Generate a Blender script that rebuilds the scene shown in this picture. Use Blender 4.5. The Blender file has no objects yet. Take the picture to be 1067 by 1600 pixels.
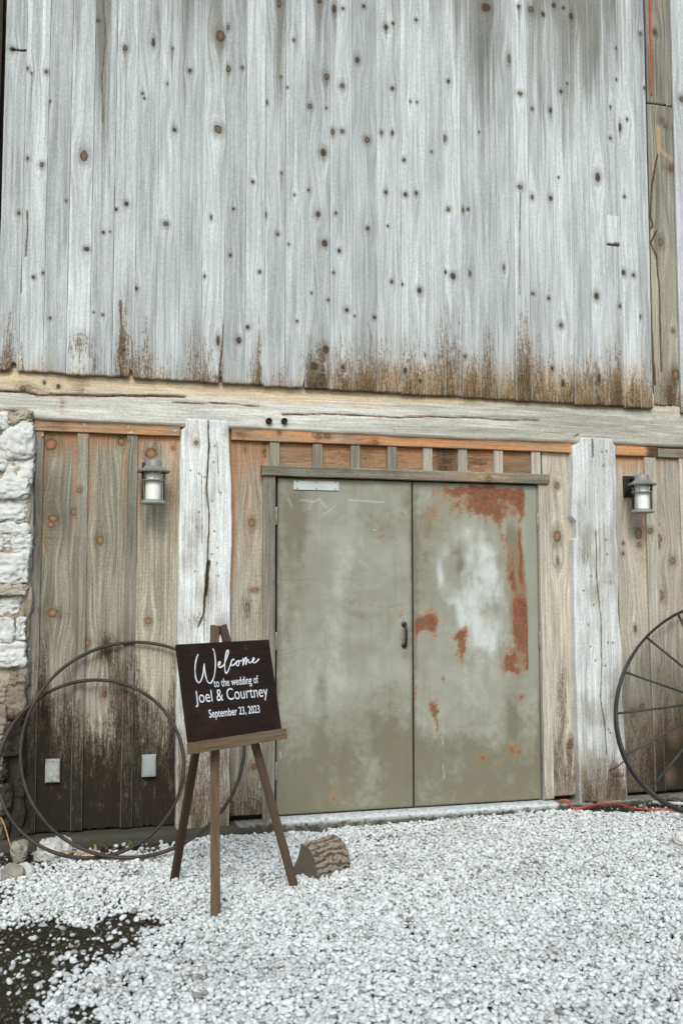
import bpy, bmesh, math, random
import numpy as np
from mathutils import Vector, Matrix

random.seed(7)
rng = np.random.default_rng(11)
S = bpy.context.scene
COL = S.collection

# ---------------------------------------------------------------- camera, sky, sun, exposure
CAM = np.array([-1.3218, -6.2131, 1.4138])
YAW, PITCH, FPX = 0.2744, 0.0774, 1556.0
_d = np.array([math.sin(YAW)*math.cos(PITCH), math.cos(YAW)*math.cos(PITCH), math.sin(PITCH)])
_r = np.array([math.cos(YAW), -math.sin(YAW), 0.0])
_u = np.cross(_r, _d)
cd = bpy.data.cameras.new('camera')
cam = bpy.data.objects.new('camera', cd)
COL.objects.link(cam)
cam.matrix_world = Matrix(((_r[0], _u[0], -_d[0], CAM[0]), (_r[1], _u[1], -_d[1], CAM[1]),
                           (_r[2], _u[2], -_d[2], CAM[2]), (0, 0, 0, 1)))
cd.sensor_fit = 'VERTICAL'
cd.sensor_height = 36.0
cd.lens = FPX*36.0/1600.0
cd.clip_end = 300
cd.dof.use_dof = True
cd.dof.focus_distance = 5.9
cd.dof.aperture_fstop = 2.8
S.camera = cam

world = bpy.data.worlds.new('World')
S.world = world
world.use_nodes = True
SUN_EL, SUN_AZ = math.radians(40), math.radians(196)      # azimuth: clockwise from +Y, the sun stands behind the photographer
wn = world.node_tree
wn.nodes.clear()
sky = wn.nodes.new('ShaderNodeTexSky')
sky.sky_type = 'NISHITA'
sky.sun_disc = False
sky.sun_elevation = SUN_EL
sky.sun_rotation = SUN_AZ
sky.dust_density = 4.0
sky.ozone_density = 1.0
hs = wn.nodes.new('ShaderNodeHueSaturation')
hs.inputs['Saturation'].default_value = 1.0
bg = wn.nodes.new('ShaderNodeBackground')
bg.inputs['Strength'].default_value = 0.115
wo = wn.nodes.new('ShaderNodeOutputWorld')
wn.links.new(sky.outputs[0], hs.inputs['Color'])
oc = wn.nodes.new('ShaderNodeMix'); oc.data_type = 'RGBA'; oc.blend_type = 'MULTIPLY'      # cool overcast cast over the whole sky
oc.inputs[0].default_value = 1.0
oc.inputs[7].default_value = (.83, .94, 1.0, 1)
wn.links.new(hs.outputs[0], oc.inputs[6])
wn.links.new(oc.outputs[2], bg.inputs['Color'])
wn.links.new(bg.outputs[0], wo.inputs['Surface'])

sl = bpy.data.lights.new('sun', 'SUN')
sl.energy = 1.1
sl.angle = math.radians(20)
sl.color = (.85, .945, 1.0)
so = bpy.data.objects.new('sun', sl)
COL.objects.link(so)
_sd = Vector((math.sin(SUN_AZ)*math.cos(SUN_EL), math.cos(SUN_AZ)*math.cos(SUN_EL), math.sin(SUN_EL)))
so.rotation_euler = _sd.to_track_quat('Z', 'Y').to_euler()
so.location = (0, -4, 8)

S.view_settings.view_transform = 'Standard'
S.view_settings.look = 'None'
S.view_settings.gamma = 1.0
S.view_settings.use_curve_mapping = False
S.view_settings.exposure = 0.50

# ---------------------------------------------------------------- measuring helpers (survey of the wall: picture point -> metres on a plane)
def ray(px, py):
    return _d + _r*(px-533.5)/FPX + _u*(800-py)/FPX
def W(px, py, Y=0.0):
    k = ray(px, py)
    p = CAM + k*((Y-CAM[1])/k[1])
    return float(p[0]), float(p[2])
def WX(px, py, Y=0.0): return W(px, py, Y)[0]
def WZ(px, py, Y=0.0): return W(px, py, Y)[1]
def gz(x, y):
    return -0.07 + np.clip(0.016*(x-0.3), -0.004, 0.04) + 0.006*np.sin(x*2.1+1)*np.sin(y*1.7)
def G(px, py):
    k = ray(px, py); z = -0.07
    for _ in range(5):
        p = CAM + k*((z-CAM[2])/k[2]); z = float(gz(p[0], p[1]))
    return Vector((float(p[0]), float(p[1]), z))
def pix(X, Y, Z):
    v0, v1, v2 = X-CAM[0], Y-CAM[1], Z-CAM[2]
    z = v0*_d[0]+v1*_d[1]+v2*_d[2]
    return 533.5+FPX*(v0*_r[0]+v1*_r[1]+v2*_r[2])/z, 800-FPX*(v0*_u[0]+v1*_u[1]+v2*_u[2])/z

# ---------------------------------------------------------------- numpy noise
def _h(ix, iy, s):
    n = (ix.astype(np.int64)*374761393 + iy.astype(np.int64)*668265263 + int(s)*974711) & 0x7fffffff
    n = ((n ^ (n >> 13))*1274126177) & 0x7fffffff
    return ((n ^ (n >> 16)) & 0xffff)/65535.0
def vn(x, y, s=0):
    x = np.asarray(x, float); y = np.asarray(y, float)
    x, y = np.broadcast_arrays(x, y)
    ix, iy = np.floor(x), np.floor(y); fx, fy = x-ix, y-iy
    fx = fx*fx*(3-2*fx); fy = fy*fy*(3-2*fy)
    a, b = _h(ix, iy, s), _h(ix+1, iy, s); c, d = _h(ix, iy+1, s), _h(ix+1, iy+1, s)
    return (a*(1-fx)+b*fx)*(1-fy)+(c*(1-fx)+d*fx)*fy
def fbm(x, y, s=0, o=3):
    t = 0; a = .5; w = 0
    for i in range(o):
        t = t + a*vn(np.asarray(x)*2**i, np.asarray(y)*2**i, s+i*17); w += a; a *= .5
    return t/w
def sst(a, b, x):
    t = np.clip((x-a)/(b-a), 0, 1); return t*t*(3-2*t)
def seg_dist(px, py, poly):
    d = np.full(np.shape(px), 1e9)
    for (x0, y0), (x1, y1) in zip(poly[:-1], poly[1:]):
        L = (x1-x0)**2+(y1-y0)**2+1e-9
        t = np.clip(((px-x0)*(x1-x0)+(py-y0)*(y1-y0))/L, 0, 1)
        d = np.minimum(d, np.hypot(px-x0-t*(x1-x0), py-y0-t*(y1-y0)))
    return d

# ---------------------------------------------------------------- object helpers
def link(name, me, mat=None, parent=None, loc=None):
    o = bpy.data.objects.new(name, me)
    COL.objects.link(o)
    if mat is not None: me.materials.append(mat)
    if parent is not None: o.parent = parent
    if loc is not None: o.location = loc
    return o
def empty(name, loc=(0, 0, 0), rz=0):
    o = bpy.data.objects.new(name, None); COL.objects.link(o)
    o.location = loc; o.rotation_euler = (0, 0, rz); o.empty_display_size = .1
    return o
def tag(o, label, cat, group=None, kind=None):
    if label: o['label'] = label
    if cat: o['category'] = cat
    if group: o['group'] = group
    if kind: o['kind'] = kind
    return o
def mesh(name, v, f, smooth=True):
    me = bpy.data.meshes.new(name)
    me.from_pydata([tuple(map(float, p)) for p in v], [], f)
    me.update()
    if smooth: me.polygons.foreach_set('use_smooth', [True]*len(me.polygons))
    return me
def vec_attr(me, name, a):
    at = me.attributes.new(name, 'FLOAT_VECTOR', 'POINT')
    at.data.foreach_set('vector', np.ascontiguousarray(a, dtype=np.float32).ravel())
def bm_mesh(name, bm, smooth=False):
    me = bpy.data.meshes.new(name); bm.to_mesh(me); bm.free()
    if smooth: me.polygons.foreach_set('use_smooth', [True]*len(me.polygons))
    return me
def box_me(name, x0, x1, y0, y1, z0, z1, bev=.003, seg=2):
    bm = bmesh.new()
    bmesh.ops.create_cube(bm, size=1)
    for v in bm.verts:
        v.co = ((x0+x1)/2+v.co.x*(x1-x0), (y0+y1)/2+v.co.y*(y1-y0), (z0+z1)/2+v.co.z*(z1-z0))
    if bev: bmesh.ops.bevel(bm, geom=bm.edges[:], offset=bev, segments=seg, profile=.6, affect='EDGES')
    return bm_mesh(name, bm)
def tube_vf(pts, r, n=10, closed=False, flat=None, cap=True):
    P = [Vector(p) for p in pts]; m = len(P)
    V, F = [], []
    up = None
    for i, p in enumerate(P):
        a = P[(i-1) % m] if (closed or i > 0) else P[i]
        b = P[(i+1) % m] if (closed or i < m-1) else P[i]
        t = (b-a).normalized()
        if up is None:
            up = Vector((0, 0, 1)) if abs(t.z) < .9 else Vector((0, 1, 0))
        s = t.cross(up).normalized(); w = s.cross(t).normalized(); up = w
        rr = r[i] if hasattr(r, '__len__') else r
        for k in range(n):
            q = 2*math.pi*k/n
            o = s*math.cos(q)*rr + w*math.sin(q)*rr
            if flat is not None:
                fn, ff = flat; o = o - fn*(o.dot(fn))*(1-ff)
            V.append(p+o)
    for i in range(m if closed else m-1):
        j = (i+1) % m
        for k in range(n):
            F.append((i*n+k, i*n+(k+1) % n, j*n+(k+1) % n, j*n+k))
    if not closed and cap:
        F.append(tuple(range(n-1, -1, -1))); F.append(tuple((m-1)*n+k for k in range(n)))
    return V, F
def tube(name, pts, r, mat, parent=None, n=10, closed=False, flat=None):
    v, f = tube_vf(pts, r, n, closed, flat)
    return link(name, mesh(name, v, f), mat, parent)
def lathe_me(name, prof, n=32, smooth=True):
    V, F = [], []
    for r, z in prof:
        for k in range(n):
            a = 2*math.pi*k/n; V.append((r*math.cos(a), r*math.sin(a), z))
    for i in range(len(prof)-1):
        for k in range(n):
            F.append((i*n+k, i*n+(k+1) % n, (i+1)*n+(k+1) % n, (i+1)*n+k))
    F.append(tuple(range(n-1, -1, -1))); F.append(tuple((len(prof)-1)*n+k for k in range(n)))
    me = mesh(name, V, F, False)
    if smooth:
        me.polygons.foreach_set('use_smooth', [abs(p.normal.z) < .97 for p in me.polygons])
        me.set_sharp_from_angle(angle=math.radians(40))
    return me
def catmull(P, k=6, closed=False):
    P = [np.array(p, float) for p in P]; o = []
    n = len(P)
    for i in range(n if closed else n-1):
        g = (lambda j: P[j % n]) if closed else (lambda j: P[min(max(j, 0), n-1)])
        a, b, c, d = g(i-1), g(i), g(i+1), g(i+2)
        for s in range(k):
            t = s/k
            o.append(.5*((2*b)+(c-a)*t+(2*a-5*b+4*c-d)*t*t+(3*b-a-3*c+d)*t**3))
    if not closed: o.append(P[-1])
    return o

# ---------------------------------------------------------------- material helpers
class NT:
    def __init__(s, name):
        s.m = bpy.data.materials.new(name); s.m.use_nodes = True
        s.t = s.m.node_tree; s.t.nodes.clear()
        s.out = s.n('ShaderNodeOutputMaterial'); s.b = s.n('ShaderNodeBsdfPrincipled')
        s.l(s.b.outputs[0], s.out.inputs['Surface'])
    def n(s, t, **k):
        x = s.t.nodes.new(t)
        for a, b in k.items(): setattr(x, a, b)
        return x
    def l(s, a, b): s.t.links.new(a, b)
    def put(s, v, sock):
        if isinstance(v, (int, float)): sock.default_value = v
        elif isinstance(v, (tuple, list)): sock.default_value = tuple(v) if len(v) == len(sock.default_value) else tuple(v)+(1,)
        else: s.l(v, sock)
    def math(s, op, a, b=None, c=None, clamp=False):
        x = s.n('ShaderNodeMath', operation=op); x.use_clamp = clamp
        s.put(a, x.inputs[0])
        if b is not None: s.put(b, x.inputs[1])
        if c is not None: s.put(c, x.inputs[2])
        return x.outputs[0]
    def mix(s, f, a, b, mode='MIX'):
        x = s.n('ShaderNodeMix', data_type='RGBA', blend_type=mode)
        s.put(f, x.inputs[0]); s.put(a, x.inputs[6]); s.put(b, x.inputs[7])
        return x.outputs[2]
    def map(s, v, a, b, c=0., d=1., smooth=True):
        x = s.n('ShaderNodeMapRange'); x.interpolation_type = 'SMOOTHSTEP' if smooth else 'LINEAR'
        s.put(v, x.inputs[0])
        for i, q in enumerate((a, b, c, d)): s.put(q, x.inputs[i+1])
        return x.outputs[0]
    def noise(s, vec, scale, detail=3, rough=.55, dist=0.):
        x = s.n('ShaderNodeTexNoise')
        if vec is not None: s.l(vec, x.inputs['Vector'])
        x.inputs['Scale'].default_value = scale; x.inputs['Detail'].default_value = detail
        x.inputs['Roughness'].default_value = rough; x.inputs['Distortion'].default_value = dist
        return x.outputs['Fac']
    def vor(s, vec, scale, feat='F1'):
        x = s.n('ShaderNodeTexVoronoi', feature=feat)
        s.l(vec, x.inputs['Vector']); x.inputs['Scale'].default_value = scale
        return x.outputs['Distance']
    def attr(s, name, kind='GEOMETRY'):
        x = s.n('ShaderNodeAttribute', attribute_type=kind); x.attribute_name = name
        return x
    def sep(s, v):
        x = s.n('ShaderNodeSeparateXYZ'); s.l(v, x.inputs[0]); return x.outputs
    def comb(s, a, b, c):
        x = s.n('ShaderNodeCombineXYZ')
        for i, q in enumerate((a, b, c)): s.put(q, x.inputs[i])
        return x.outputs[0]
    def obj(s): return s.n('ShaderNodeTexCoord').outputs['Object']
    def bump(s, h, strength=.4, dist=.002):
        x = s.n('ShaderNodeBump'); s.put(h, x.inputs['Height'])
        x.inputs['Strength'].default_value = strength; x.inputs['Distance'].default_value = dist
        s.l(x.outputs[0], s.b.inputs['Normal'])
    def fin(s, col=None, rough=None, metal=None, spec=None):
        if col is not None: s.put(col, s.b.inputs['Base Color'])
        if rough is not None: s.put(rough, s.b.inputs['Roughness'])
        if metal is not None: s.put(metal, s.b.inputs['Metallic'])
        if spec is not None: s.put(spec, s.b.inputs['Specular IOR Level'])
        return s.m

def wood(name, light, mid, grey, warm, dark, bump=.5, fibre=1.0, saw=0.0, contrast=1.0, knotcol=(.085, .050, .029)):
    """Weathered timber. gc = (across-grain field, along, piece id); st = (dark stain with painted shade, fresh orange wood, grey weathering); kn = (knot distance, knot kind, worn edge)."""
    m = NT(name)
    h, v, pid = m.sep(m.attr('gc').outputs['Vector'])
    st, wa, gr = m.sep(m.attr('st').outputs['Vector'])
    kd, kt, ed = m.sep(m.attr('kn').outputs['Vector'])
    pz = m.math('MULTIPLY', pid, 7.31)
    g1 = m.noise(m.comb(m.math('MULTIPLY', h, 55.), m.math('MULTIPLY', v, 1.1), pz), 1., 4, .6)          # broad bands
    g2 = m.noise(m.comb(m.math('MULTIPLY', h, 130.), m.math('MULTIPLY', v, 3.2), pz), 1., 5, .72)         # fibres
    g3 = m.noise(m.comb(m.math('MULTIPLY', h, 9.), m.math('MULTIPLY', v, 1.6), pz), 1., 3, .5)           # cloudy weathering
    g4 = m.noise(m.comb(m.math('MULTIPLY', h, 95.), m.math('MULTIPLY', v, 55.), pz), 1., 5, .78)         # fine mottling
    g5 = m.noise(m.comb(m.math('MULTIPLY', h, 120.), m.math('MULTIPLY', v, 9.), pz), 1., 4, .7)          # stain streaks
    col = m.mix(m.map(g1, .36, .68), light, mid)
    col = m.mix(m.math('MULTIPLY', m.map(m.math('ADD', m.math('MULTIPLY', gr, 1.2), m.math('MULTIPLY', m.math('SUBTRACT', g1, .5), .9)), .25, .95), .85), col, grey)
    wm = m.map(m.math('ADD', wa, m.math('MULTIPLY', m.math('SUBTRACT', m.math('ADD', g3, g4), 1.), .9)), .22, .85)
    col = m.mix(m.math('MULTIPLY', wm, .85), col, warm)
    fib = m.map(g2, .28, .72, 1-.24*fibre*contrast, 1+.15*fibre*contrast, False)
    mot = m.map(g4, .3, .7, 1-.15*contrast, 1+.12*contrast, False)
    pt = m.map(m.math('FRACT', m.math('MULTIPLY', pid, 3.77)), 0., 1., .76, 1.07, False)
    mot = m.math('MULTIPLY', mot, pt)
    cl = m.map(g3, .3, .7, .82, 1.09, False)
    mot = m.math('MULTIPLY', mot, cl)
    col = m.mix(1., col, m.n_rgb(m.math('MULTIPLY', fib, mot)), 'MULTIPLY')
    # thin dark weather checks running with the grain
    chk = m.noise(m.comb(m.math('MULTIPLY', h, 190.), m.math('MULTIPLY', v, 2.4), m.math('ADD', pz, 3.7)), 1., 2, .5)
    chm = m.map(chk, .70, .76)
    col = m.mix(m.math('MULTIPLY', chm, .5), col, (grey[0]*.35, grey[1]*.32, grey[2]*.28))
    if saw:
        sw = m.n('ShaderNodeTexWave', wave_type='BANDS', bands_direction='Y', wave_profile='SIN')
        m.l(m.comb(h, v, pz), sw.inputs['Vector']); sw.inputs['Scale'].default_value = 38.
        sw.inputs['Distortion'].default_value = 1.6; sw.inputs['Detail Scale'].default_value = 6.
        swf = sw.outputs['Fac']
        col = m.mix(m.math('MULTIPLY', m.map(m.math('MULTIPLY', swf, g3), .25, .6), saw), col, (grey[0]*.55, grey[1]*.52, grey[2]*.46))
    # stains, and the left bay's painted shade: the field broken up by streaky and speckled noise
    sm = m.math('ADD', st, m.math('MULTIPLY', m.math('SUBTRACT', m.math('ADD', m.math('MULTIPLY', g5, 1.05), m.math('MULTIPLY', g4, 1.25)), 1.15), 1.75))
    s1 = m.map(sm, .08, .75); s2 = m.map(sm, .50, 1.30)
    brown = (dark[0]*2.6+.03, dark[1]*2.35+.02, dark[2]*1.9+.012)
    hasst = m.map(st, .02, .2)
    col = m.mix(m.math('MULTIPLY', m.math('MULTIPLY', s1, hasst), .85), col, brown)
    col = m.mix(m.math('MULTIPLY', m.math('MULTIPLY', s2, hasst), .92), col, dark)
    # worn pale arrises
    col = m.mix(m.math('MULTIPLY', ed, .35), col, (light[0]*1.12, light[1]*1.12, light[2]*1.12))
    # knots: dark rim, ringed heart, dusky halo
    kn = m.noise(m.comb(m.math('MULTIPLY', h, 42.), m.math('MULTIPLY', v, 38.), pz), 1., 4, .65)
    kk = m.math('ADD', kd, m.math('MULTIPLY', m.math('SUBTRACT', kn, .5), 1.0))
    halo = m.map(kk, 3.4, 1.0, 0., .48)
    col = m.mix(halo, col, (grey[0]*.62, grey[1]*.58, grey[2]*.50))
    rings = m.math('SINE', m.math('MULTIPLY', kk, 17.))
    core = m.mix(m.map(rings, -1., 1., 0., .6), knotcol, (knotcol[0]*2.4, knotcol[1]*2.0, knotcol[2]*1.7))
    core = m.mix(m.math('MULTIPLY', kt, m.map(kk, .90, .35, .10, .85)), core, (knotcol[0]*2.1+.11, knotcol[1]*2.+.06, knotcol[2]*1.9+.03))
    col = m.mix(m.math('MULTIPLY', m.map(kk, 1.35, .65), .95), col, core)
    rim = m.math('MULTIPLY', m.map(kk, .72, .92), m.map(kk, 1.22, 1.02))
    col = m.mix(m.math('MULTIPLY', rim, m.map(g4, .38, .62, .0, .8)), col, (knotcol[0]*.45, knotcol[1]*.4, knotcol[2]*.4))
    hgt = m.math('ADD', m.math('MULTIPLY', g2, .6), m.math('ADD', m.math('MULTIPLY', g1, .5), m.math('MULTIPLY', chm, -.7)))
    m.bump(m.math('ADD', hgt, m.math('MULTIPLY', g4, .4)), bump, .004)
    return m.fin(col, .88, 0., .25)
def _nrgb(s, v):
    x = s.n('ShaderNodeCombineColor')
    for i in range(3): s.put(v, x.inputs[i])
    return x.outputs[0]
NT.n_rgb = _nrgb

M = {}
M['siding'] = wood('siding_wood', (.70, .715, .700), (.50, .505, .485), (.245, .235, .195), (.50, .345, .195), (.052, .032, .015), .7, .9, 0, 1.5, (.050, .033, .021))
M['setback'] = wood('old_grey_wood', (.46, .42, .33), (.32, .29, .22), (.16, .145, .11), (.52, .36, .22), (.05, .032, .018), .7, 1., 0, 1.6)
M['beam'] = wood('beam_wood', (.82, .79, .71), (.67, .63, .54), (.46, .425, .34), (.80, .60, .37), (.085, .05, .03), .8, .9, 0, 1.7)
M['post'] = wood('limewashed_wood', (.82, .81, .78), (.70, .685, .64), (.42, .39, .325), (.48, .34, .22), (.055, .040, .025), 1., .9, 0, 1.7)
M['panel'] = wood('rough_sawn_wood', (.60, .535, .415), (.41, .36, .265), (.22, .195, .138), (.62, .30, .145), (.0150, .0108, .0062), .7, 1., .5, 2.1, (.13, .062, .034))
M['batten'] = wood('batten_wood', (.37, .335, .26), (.265, .24, .18), (.155, .142, .105), (.55, .29, .145), (.015, .0115, .008), .7, 1., 0, 1.9, (.13, .062, .034))
M['panelr'] = wood('pale_sawn_wood', (.62, .555, .45), (.45, .385, .29), (.23, .205, .15), (.60, .32, .165), (.026, .019, .012), .7, 1., .15, 1.8, (.105, .062, .038))
M['rail'] = wood('fresh_orange_wood', (.50, .335, .215), (.34, .22, .135), (.19, .15, .10), (.66, .30, .13), (.05, .03, .02), .6, 1., .3, 1.5)

M['corner'] = wood('dark_weathered_wood', (.10, .088, .068), (.07, .062, .048), (.04, .036, .028), (.10, .07, .04), (.014, .011, .008), .7, 1., 0, 1.6)  # dark weathered timber

def simple(name, c1, c2, scale, rough, bump=.3, bd=.003, metal=0., c3=None, t3=(.6, .75), spec=.4, detail=4):
    m = NT(name); o = m.obj()
    n = m.noise(o, scale, detail, .6)
    col = m.mix(m.map(n, .3, .7), c1, c2)
    if c3 is not None:
        n3 = m.noise(o, scale*2.7, 4, .65); col = m.mix(m.map(n3, *t3), col, c3)
    m.bump(m.noise(o, scale*4, 4, .65), bump, bd)
    return m.fin(col, rough, metal, spec)
M['core'] = simple('dark_timber', (.018, .014, .010), (.03, .024, .018), 6, .95)
M['iron'] = simple('rusty_iron', (.032, .025, .020), (.075, .050, .037), 9, .65, .6, .002, .3, (.13, .060, .035), (.58, .74))
M['wheel'] = simple('dark_iron', (.040, .038, .034), (.075, .068, .058), 9, .6, .5, .002, .4, (.11, .07, .045), (.6, .75))
M['lantern'] = simple('bronze_metal', (.21, .21, .175), (.29, .29, .25), 14, .5, .2, .001, .1, (.32, .32, .27), (.62, .8))
M['darkmetal'] = simple('black_metal', (.022, .020, .018), (.045, .042, .036), 20, .45, .3, .001, .4)
M['hinge'] = simple('hinge_steel', (.30, .25, .20), (.46, .40, .34), 30, .45, .3, .001, .5, (.25, .11, .05), (.5, .62))
M['steel'] = simple('galvanised_strip', (.55, .54, .50), (.44, .43, .39), 12, .5, .2, .001, .2)
M['plate'] = simple('painted_plate', (.56, .58, .55), (.49, .51, .48), 10, .5, .1, .001)
M['frost'] = simple('frosted_white', (.93, .93, .92), (.90, .90, .89), 6, .35, .02, .001)
M['plastic'] = simple('grey_plastic', (.34, .36, .34), (.27, .29, .27), 12, .5, .15, .001)
M['plasticw'] = simple('weathered_plastic', (.36, .36, .32), (.24, .23, .195), 14, .65, .25, .001, 0., (.46, .46, .43), (.52, .66))
M['gold'] = simple('brass_strap', (.62, .34, .085), (.48, .25, .06), 30, .55, .2, .001)
M['cord'] = simple('orange_cord', (.56, .085, .035), (.46, .065, .026), 20, .5, .1, .001)
M['oldpipe'] = simple('white_pipe', (.62, .61, .57), (.46, .45, .41), 9, .5, .2, .001)
M['walnut'] = simple('stained_pine', (.17, .105, .062), (.115, .070, .042), 14, .6, .3, .001)
M['paint'] = simple('white_lettering', (.86, .86, .88), (.82, .82, .84), 10, .5, .02, .001)
M['rockw'] = simple('white_rock', (.66, .64, .59), (.52, .49, .43), 14, .9, .8, .006, 0., (.33, .27, .20), (.62, .78))
M['rockt'] = simple('tan_rock', (.36, .32, .25), (.24, .215, .165), 14, .9, .8, .006, 0., (.12, .11, .075), (.58, .72))
def mat_cut():
    m = NT('sawn_log_end'); o = m.obj(); x, y, z = m.sep(o)
    d = m.math('SQRT', m.math('ADD', m.math('MULTIPLY', x, x), m.math('MULTIPLY', z, z)))
    n = m.noise(o, 30., 5, .65)
    rg = m.math('SINE', m.math('ADD', m.math('MULTIPLY', d, 520.), m.math('MULTIPLY', n, 7.)))
    col = m.mix(m.map(rg, -1., 1.), (.088, .070, .050), (.135, .110, .080))
    col = m.mix(m.math('MULTIPLY', m.map(n, .5, .7), .5), col, (.065, .052, .038))
    m.bump(n, .5, .003)
    return m.fin(col, .9, 0., .2)
M['cutface'] = mat_cut()
M['leaf'] = simple('weed_leaf', (.075, .105, .035), (.12, .15, .055), 30, .7, .1, .001)
M['deadleaf'] = simple('dead_leaf', (.09, .06, .035), (.16, .115, .07), 25, .85, .2, .001)

def mat_glass():
    m = NT('lantern_glass')
    tr = m.n('ShaderNodeBsdfTransparent'); tr.inputs[0].default_value = (.985, .98, .965, 1)
    gl = m.n('ShaderNodeBsdfGlossy'); gl.inputs['Roughness'].default_value = .05
    fr = m.n('ShaderNodeFresnel'); fr.inputs['IOR'].default_value = 1.2
    mx = m.n('ShaderNodeMixShader')
    m.l(fr.outputs[0], mx.inputs[0]); m.l(tr.outputs[0], mx.inputs[1]); m.l(gl.outputs[0], mx.inputs[2])
    m.l(mx.outputs[0], m.out.inputs['Surface'])
    m.t.nodes.remove(m.b)
    return m.m
M['glass'] = mat_glass()

def mat_stainwood(name, c1, c2, c3, axis=0):
    m = NT(name); x, y, z = m.sep(m.obj())
    a = (x, y, z)
    k = [6., 60., 60.]
    if axis == 2: k = [90., 90., 5.]
    v = m.comb(m.math('MULTIPLY', x, k[0]), m.math('MULTIPLY', y, k[1]), m.math('MULTIPLY', z, k[2]))
    g = m.noise(v, 1., 5, .62); b = m.noise(m.obj(), 5., 3, .5)
    col = m.mix(m.map(g, .3, .72), c1, c2)
    col = m.mix(m.math('MULTIPLY', m.map(b, .5, .75), .7), col, c3)
    if axis == 2:
        blot = m.noise(m.obj(), 22., 4, .7); col = m.mix(m.math('MULTIPLY', m.map(blot, .6, .7), .55), col, (c1[0]*.4, c1[1]*.4, c1[2]*.4))
    m.bump(g, .3, .0015)
    return m.fin(col, .75, 0., .2)
M['board'] = mat_stainwood('espresso_stained_board', (.0150, .0085, .0052), (.025, .0140, .0082), (.050, .024, .012))
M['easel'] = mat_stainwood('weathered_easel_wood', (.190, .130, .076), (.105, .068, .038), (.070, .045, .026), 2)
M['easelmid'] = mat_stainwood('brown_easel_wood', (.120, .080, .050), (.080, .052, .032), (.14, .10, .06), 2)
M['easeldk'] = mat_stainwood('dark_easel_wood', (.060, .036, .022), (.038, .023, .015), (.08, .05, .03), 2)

def mat_door():
    m = NT('rusty_painted_steel')
    ru, wh, dk = m.sep(m.attr('st').outputs['Vector'])
    sc, ol, ls = m.sep(m.attr('kn').outputs['Vector'])
    o = m.obj()
    n1 = m.noise(o, 3.2, 5, .6, .4); n2 = m.noise(o, 22., 5, .68); n3 = m.noise(o, 60., 5, .75); n4 = m.noise(o, 9., 6, .7, .8)
    x, y, z = m.sep(o)
    run = m.noise(m.comb(m.math('MULTIPLY', x, 26.), 0., m.math('MULTIPLY', z, 1.8)), 1., 4, .6)
    base = m.mix(m.map(n1, .32, .68), (.275, .262, .198), (.355, .342, .275))
    base = m.mix(m.math('MULTIPLY', m.map(n4, .45, .72), .35), base, (.225, .205, .138))
    base = m.mix(m.math('MULTIPLY', m.map(run, .48, .72), .5), base, (.25, .225, .155))
    wf = m.map(m.math('ADD', wh, m.math('MULTIPLY', m.math('SUBTRACT', m.math('ADD', m.math('ADD', n4, n2), n1), 1.5), .7)), .12, 1.0)
    base = m.mix(m.math('MULTIPLY', wf, .9), base, (.60, .61, .57))
    df = m.map(m.math('ADD', dk, m.math('MULTIPLY', m.math('SUBTRACT', m.math('ADD', m.math('MULTIPLY', n2, 1.2), n4), 1.1), .7)), .1, .85)
    base = m.mix(m.math('MULTIPLY', df, .72), base, (.150, .128, .076))
    spk = m.map(m.math('ADD', m.math('MULTIPLY', n3, 1.), m.math('MULTIPLY', m.math('SUBTRACT', n2, .5), .7)), .61, .70)
    base = m.mix(m.math('MULTIPLY', spk, m.map(m.math('ADD', dk, ru), 0., .6, .35, .8)), base, (.16, .14, .09))
    base = m.mix(m.math('MULTIPLY', m.map(n3, .36, .27), .22), base, (.58, .58, .53))
    rr = m.math('ADD', ru, m.math('MULTIPLY', m.math('SUBTRACT', m.math('ADD', m.math('MULTIPLY', n2, 1.25), m.math('MULTIPLY', n3, 1.15)), 1.22), 1.75))
    rr = m.math('ADD', rr, m.math('MULTIPLY', m.math('SUBTRACT', run, .5), .8))
    halo = m.map(rr, .12, .5)
    base = m.mix(m.math('MULTIPLY', m.math('MULTIPLY', halo, m.map(ru, .06, .3)), .55), base, (.36, .205, .10))
    rf = m.math('MULTIPLY', m.map(rr, .30, .95), m.map(ru, .10, .25))
    rust = m.mix(m.map(m.math('ADD', m.math('MULTIPLY', n3, .6), m.math('MULTIPLY', n2, .4)), .38, .62), (.115, .032, .016), (.31, .105, .045))
    rust = m.mix(m.map(n4, .45, .7), rust, (.16, .085, .045))
    col = m.mix(m.math('MULTIPLY', rf, .92), base, rust)
    col = m.mix(m.math('MULTIPLY', sc, .7), col, (.62, .62, .58))
    col = m.mix(m.math('MULTIPLY', ol, .7), col, (.12, .105, .07))
    col = m.mix(m.math('MULTIPLY', ls, .7), col, (.29, .285, .222))
    m.bump(m.math('ADD', m.math('MULTIPLY', n2, .4), m.math('MULTIPLY', rf, .5)), .25, .002)
    rgh = m.math('ADD', .38, m.math('MULTIPLY', rf, .35))
    return m.fin(col, rgh, 0., .35)
M['door'] = mat_door()

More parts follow.
